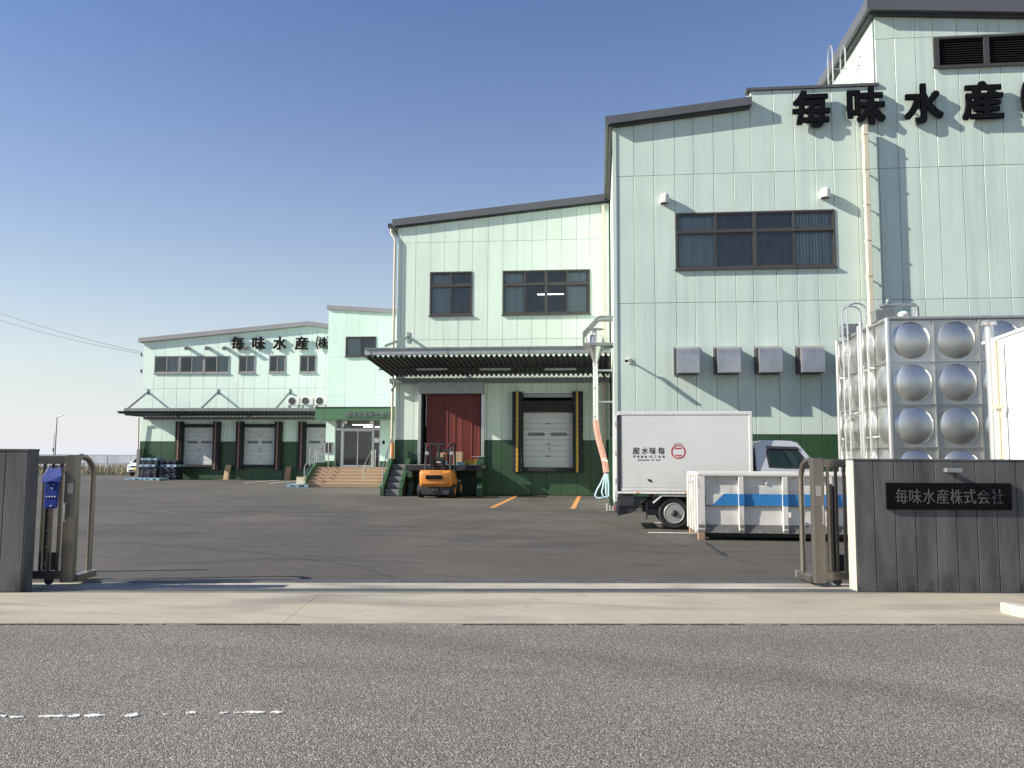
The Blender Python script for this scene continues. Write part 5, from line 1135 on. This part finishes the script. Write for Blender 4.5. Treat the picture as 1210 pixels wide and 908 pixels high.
for i, path in enumerate((((715, 560), (710, 571), (705, 580), (703, 586), (706, 589), (713, 588.5)), ((716, 560), (713, 572), (711, 582), (713, 587.5), (719, 588)), ((717, 560), (716, 574), (716, 583), (718, 588)), ((718, 560), (719, 574), (719, 584), (720.5, 588)))):
    pts = []; yy = 30 - .1 * i
    raw = [P(px, py, yy) for px, py in path]
    for k in range(len(raw) - 1):
        for m_ in range(5): f = m_ / 5; pts.append((raw[k][0] + (raw[k + 1][0] - raw[k][0]) * f, yy, max(.03, raw[k][1] + (raw[k + 1][1] - raw[k][1]) * f)))
    MB().tube(pts, .028, 8).build('water_hose', 'hose_blue', HP, smooth=60)
# green guard plate on a concrete foot at the corner
gx, gy = G(722, 604); t = thing('guard_plate', 'upright green steel plate on a pale foot at the rear of the box truck', 'guard', (gx, gy, 0))
MB().box(-.05, .06, 0, .25, .06, P(722, 517, gy)[1]).build('plate', 'green_band', t, bevel=.008)
for k in range(3): MB().box(-.14 + k * .085, -.07 + k * .085, -.06, .3, -.005, .2 - .03 * k).build('foot_block', 'kerb_stone', t, bevel=.012)
# security camera
x, z = P(744, 427, YT); t = thing('security_camera', 'small security camera bracketed to the tall hall wall', 'camera', (x, YT, z))
MB().box(-.06, .06, -.04, -.001, -.08, .08).build('mount', 'white_vent', t, bevel=.008); MB().tube([(0, -.03, 0), (-.02, -.3, .01)], .03, 8).build('arm', 'white_vent', t)
b = MB(); b.bar((.02, -.28, .04), (-.12, -.62, -.06), .1, .1); b.build('housing', 'white_vent', t, bevel=.02); b = MB(); b.bar((-.12, -.621, -.06), (-.135, -.66, -.07), .085, .085); b.build('lens', 'black', t)

# ------------------------------------------------------------------ outdoor units on the far canopy
def ac_unit():
    t = thing('outdoor_unit', 'x', 'outdoor unit'); w, h, d = .86, .60, .34
    MB().box(0, w, 0, d, .04, h).build('casing', 'white_vent', t, bevel=.02); cx, cz, r_ = .34, .32, .235
    g = ring(cx, cz, r_ * .93, r_, 0, 360, 28, -.02, .005); 
    for k in range(1, 5): g.v, g.f = g.v, g.f; q = ring(cx, cz, r_ * k / 5, r_ * k / 5 + .012, 0, 360, 24, -.018, -.01); g.add(q.v, q.f)
    for a in range(0, 180, 30): g.bar((cx - r_ * math.cos(R(a)), -.009, cz - r_ * math.sin(R(a))), (cx + r_ * math.cos(R(a)), -.009, cz + r_ * math.sin(R(a))), .008, .008)
    g.build('fan_grille', 'galv_dark', t); b = MB(); b.lathe([(r_ * .92, -.004), (.01, -.0045)], (cx, 0, cz), 'y', 24); b.build('fan_recess', 'dark_metal', t)
    MB().box(w - .16, w - .04, -.012, -.001, .1, h - .1).build('service_cover', 'white_vent', t, bevel=.004)
    for x in (.08, w - .16): MB().box(x, x + .08, .02, d - .02, -.4, .039).build('stand', 'galv', t)
    return t
ac = ac_unit(); zc = zlf + .18
for i, px in enumerate((339, 354.8, 371.5)):
    x = P(px, 478, 52.2)[0]; o = ac if i == 0 else copy_tree(ac)
    o.location = (x, 52.2, zlf + (zlb + .05 - zlf) * (52.2 - YLC) / (YL - .06 - YLC) + .47); o['group'] = 'outdoor units on the far canopy'
    o['label'] = ('cream outdoor unit on the canopy nearest its tie rod', 'cream outdoor unit on the canopy, middle of three', 'cream outdoor unit on the canopy beside the entrance block')[i]

# ------------------------------------------------------------------ pallets
def pallet(m):
    b = MB(); s = 1.1
    for i in range(7): b.box(0 + i * .163, .122 + i * .163, 0, s, .118, .14)
    for i in range(3):
        b.box(.0, s, .0 + i * .485, .13 + i * .485, .10, .1175); b.box(.0, s, .0 + i * .485, .13 + i * .485, 0, .02)
        for j in range(3): b.box(.0 + j * .455, .19 + j * .455, .0 + i * .485, .13 + i * .485, .0205, .0995)
    me = b.mesh('pallet'); me.materials.append(MATS[m]); return me
PB, PD = pallet('pallet_blue'), pallet('pallet_dark')
def put_pallet(me, x, y, z, label, rz=0): o = obj('pallet', me, None, None, (x, y, z)); o.rotation_euler = (0, 0, rz); tag(o, label, 'pallet', 'plastic pallets at the far building'); return o
X1 = P(168, 550, 52.2)[0]; X2 = X1 + 1.25
for k in range(10): put_pallet(PB if k in (9, 6) else PD, X1 + random.uniform(-.06, .06), 52.0 + random.uniform(-.06, .06), k * .1405, 'pale blue plastic pallet topping the stack by the concrete post' if k == 9 else 'pale blue plastic pallet within the stack by the concrete post' if k == 6 else 'dark plastic pallet within the stack by the concrete post', R(random.uniform(-4, 4)))
for k in range(9): put_pallet(PB if k == 6 else PD, X2 + random.uniform(-.06, .06), 52.15 + random.uniform(-.06, .06), k * .1405, 'pale blue plastic pallet within the stack against the green wall' if k == 6 else 'dark plastic pallet in the stack against the green dock wall', R(random.uniform(-4, 4)))
put_pallet(PB, P(150.5, 565, 50.6)[0], 50.3, 0, 'pale blue plastic pallet lying flat in front of the stacks', R(4)); put_pallet(PB, P(159, 565, 50.6)[0] + .75, 50.3, 0, 'pale blue plastic pallet beside the flat one in front of the stacks', R(-3))
x = P(341, 572, 41.6)[0]; o = put_pallet(PB, x, 41.3, 0, 'pale blue plastic pallet on the ground beside the tiled steps', R(5))
t = thing('plastic_crate', 'cream crate standing on the pallet beside the tiled steps', 'crate', (x + .45, 41.5, .141)); MB().box(0, .4, 0, .3, 0, .34).build('tub', 'beige', t, bevel=.02); MB().box(-.015, .415, -.015, .315, .3405, .37).build('rim', 'beige', t, bevel=.008)
def leaning(px, label, m, h, w):
    x = P(px, 560, 53.4)[0]; t = thing('leaning_board', label, 'board', (x, 53.3, 0), R(6)); a = R(22)
    b = MB(); b.prism([(0, 0), (.05, -.0), (.05 + h * math.sin(a), h * math.cos(a)), (h * math.sin(a), h * math.cos(a))], 'x', 0, w); b.build('plank', m, t, bevel=.006); MB().prism([(-.03, .1), (-.001, .1), (h * .6 * math.sin(a) - .001, .1 + h * .6 * math.cos(a)), (h * .6 * math.sin(a) - .03, .1 + h * .6 * math.cos(a))], 'x', w * .55, w * .8).build('cleat', m, t)
leaning(264.5, 'pale wooden board leaning on the wall between dock shelters', 'wood', 1.05, .38); leaning(336.5, 'dark brown board leaning on the wall near the tiled steps', 'bin_rust', .95, .36)

# ------------------------------------------------------------------ small white car behind the far building
vx, vy = G(156, 563); CR = thing('parked_car', 'white boxy small car parked beyond the pallet stacks', 'car', (vx + .1, vy + .3, 0)); w = .72
b = MB(); pr = [(0.0, .3), (-.02, .62), (.05, .86), (.55, .98), (1.0, 1.46), (1.3, 1.53), (2.7, 1.5), (3.3, 1.35), (3.4, .3)]
n = len(pr); inn = lambda z: 0 if z < .9 else (z - .9) * .22
b.add([(-w + inn(z), y, z) for y, z in pr] + [(w - inn(z), y, z) for y, z in pr], [tuple(range(n)), tuple(range(n, 2 * n))[::-1]] + [(i, (i + 1) % n, n + (i + 1) % n, n + i) for i in range(n)]); b.build('body', 'car_white', CR, smooth=30, bevel=.05, seg=3)
b = MB(); b.add([(-w + .07, .575, 1.0), (w - .07, .575, 1.0), (w - .19, .965, 1.42), (-w + .19, .965, 1.42), (-w + .07, .60, .99), (w - .07, .60, .99), (w - .19, .99, 1.41), (-w + .19, .99, 1.41)], [(0, 1, 2, 3), (7, 6, 5, 4), (0, 4, 5, 1), (1, 5, 6, 2), (2, 6, 7, 3), (3, 7, 4, 0)]); b.v = [(x, y - .012, z + .014) for x, y, z in b.v]; b.build('windscreen', 'black', CR)
for s_ in (-1, 1): MB().box(*sorted((s_ * .42, s_ * .69)), -.05, .06, .66, .82).build('headlight', 'head_lamp', CR, bevel=.03); MB().box(*sorted((s_ * .66, s_ * .86)), .62, .7, 1.0, 1.14).build('wing_mirror', 'car_white', CR, bevel=.03)
MB().box(-.35, .35, -.045, .02, .68, .78).build('grille', 'black', CR, bevel=.01); MB().box(-.55, .55, -.05, .02, .36, .5).build('bumper_intake', 'dark_metal', CR, bevel=.02); MB().box(-.18, .18, -.062, -.05, .44, .6).build('number_plate', 'plate_yellow', CR)
for s_ in (-1, 1):
    for y in (.6, 2.8): b = MB(); b.lathe([(.1, -.08), (.27, -.08), (.28, -.05), (.28, .05), (.27, .08), (.1, .08)], (s_ * .63, y, .28), 'x', 24); b.build('wheel', 'tyre', CR, smooth=40)
MB().prism([(1.05, 1.0), (2.9, 1.0), (2.6, 1.4), (1.25, 1.4)], 'x', w - .1, w - .045).build('side_window', 'black', CR)

# ------------------------------------------------------------------ fence, street lamp, sea wall, dry grass
FN = thing('mesh_fence', 'pale steel boundary fence beyond the small white car', 'fence', (-62, 55, 0), world=True)
fy = lambda x: 54 + (x + 62) * .36
x = -66.0
while x < -35.5:
    MB().tube([(x, fy(x), 0), (x, fy(x), 1.62)], .035, 6).build('fence_post', 'galv', FN); x += 1.6
for z in (.08, .9, 1.6): MB().tube([(-66, fy(-66), z), (-35.6, fy(-35.6), z)], .02, 6).build('fence_rail', 'galv', FN)
b = MB(); x = -66.0
while x < -35.6: b.box(x - .004, x + .004, fy(x) - .004, fy(x) + .004, .08, 1.6); x += .12
kind(b.build('fence_wires', 'galv', FN), 'stuff')
x, z = P(67.3, 493, 85); LP = thing('street_lamp', 'single slim street lamp beyond the boundary fence', 'street lamp', (x, 85, 0))
MB().tube([(0, 0, 0), (0, 0, z * .5), (.02, 0, z)], .075, 10, r2=.05).build('pole', 'galv_dark', LP, smooth=40); b = MB(); b.tube([(.02, 0, z - .03), (.5, 0, z + .14)], .035, 8); b.build('arm', 'galv_dark', LP); b = MB(); b.bar((.32, 0, z + .08), (.82, 0, z + .22), .16, .07); b.build('lamp_head', 'galv', LP, bevel=.02)
x, z = P(64.4, 512, 80); t = thing('flag_pole', 'thin dark pole standing beside the street lamp', 'pole', (x, 80, 0)); MB().tube([(0, 0, 0), (0, 0, z)], .035, 8, r2=.02).build('shaft', 'dark_metal', t); MB().box(-.09, .03, -.05, .05, 1.9, 2.3).build('box', 'dark_metal', t, bevel=.02)
b = MB(); b.prism([(96, -.5), (99, -.5), (98, 1.55), (97, 1.55)], 'x', -140, -20); kind(b.build('sea_wall', 'sea_wall'), 'structure')
random.seed(21); b = MB()
for i in range(5200):
    x = random.uniform(-75, -31); y = max(fy(x), 54) + (.8 if x < -38 else 3.5) + 20 * random.random() ** 1.4; h = random.uniform(.35, .95); a = random.uniform(0, math.pi); dx, dy = .06 * math.cos(a), .06 * math.sin(a); lx, ly = random.uniform(-.2, .2), random.uniform(-.2, .2)
    b.add([(x - dx, y - dy, -.02), (x + dx, y + dy, -.02), (x + dx * .5 + lx * .6, y + dy * .5 + ly * .6, h * .7), (x + lx, y + ly, h)], [(0, 1, 2, 3)])
tag(kind(b.build('dry_grass', 'dry_grass'), 'stuff'), 'tall dry grass growing beyond the boundary fence', 'grass')
# overhead cables to the far building
for k, (p0, p1) in enumerate((((-12, 366), (167, 419)), ((-12, 375), (167, 421)))):
    a = P(p0[0], p0[1], 60.0); c = (XL0 - .35, P(167, p1[1], YL)[1] + .2); pts = []
    for i in range(15):
        f = i / 14; pts.append((a[0] + (c[0] - a[0]) * f, 60 + (YL + .33 - 60) * f, a[1] + (c[1] - a[1]) * f - .55 * 4 * f * (1 - f) * .35))
    d = Vector(pts[0]) - Vector(pts[1]); pts = [tuple(Vector(pts[0]) + d * 6 + Vector((0, 0, .8)))] + pts
    o = MB().tube(pts, .014, 5).build('overhead_cable', 'dark_metal'); tag(o, ('upper overhead cable running to the low mint building', 'lower overhead cable running to the low mint building')[k], 'cable')
# dry twig poking past the sign wall
random.seed(4)
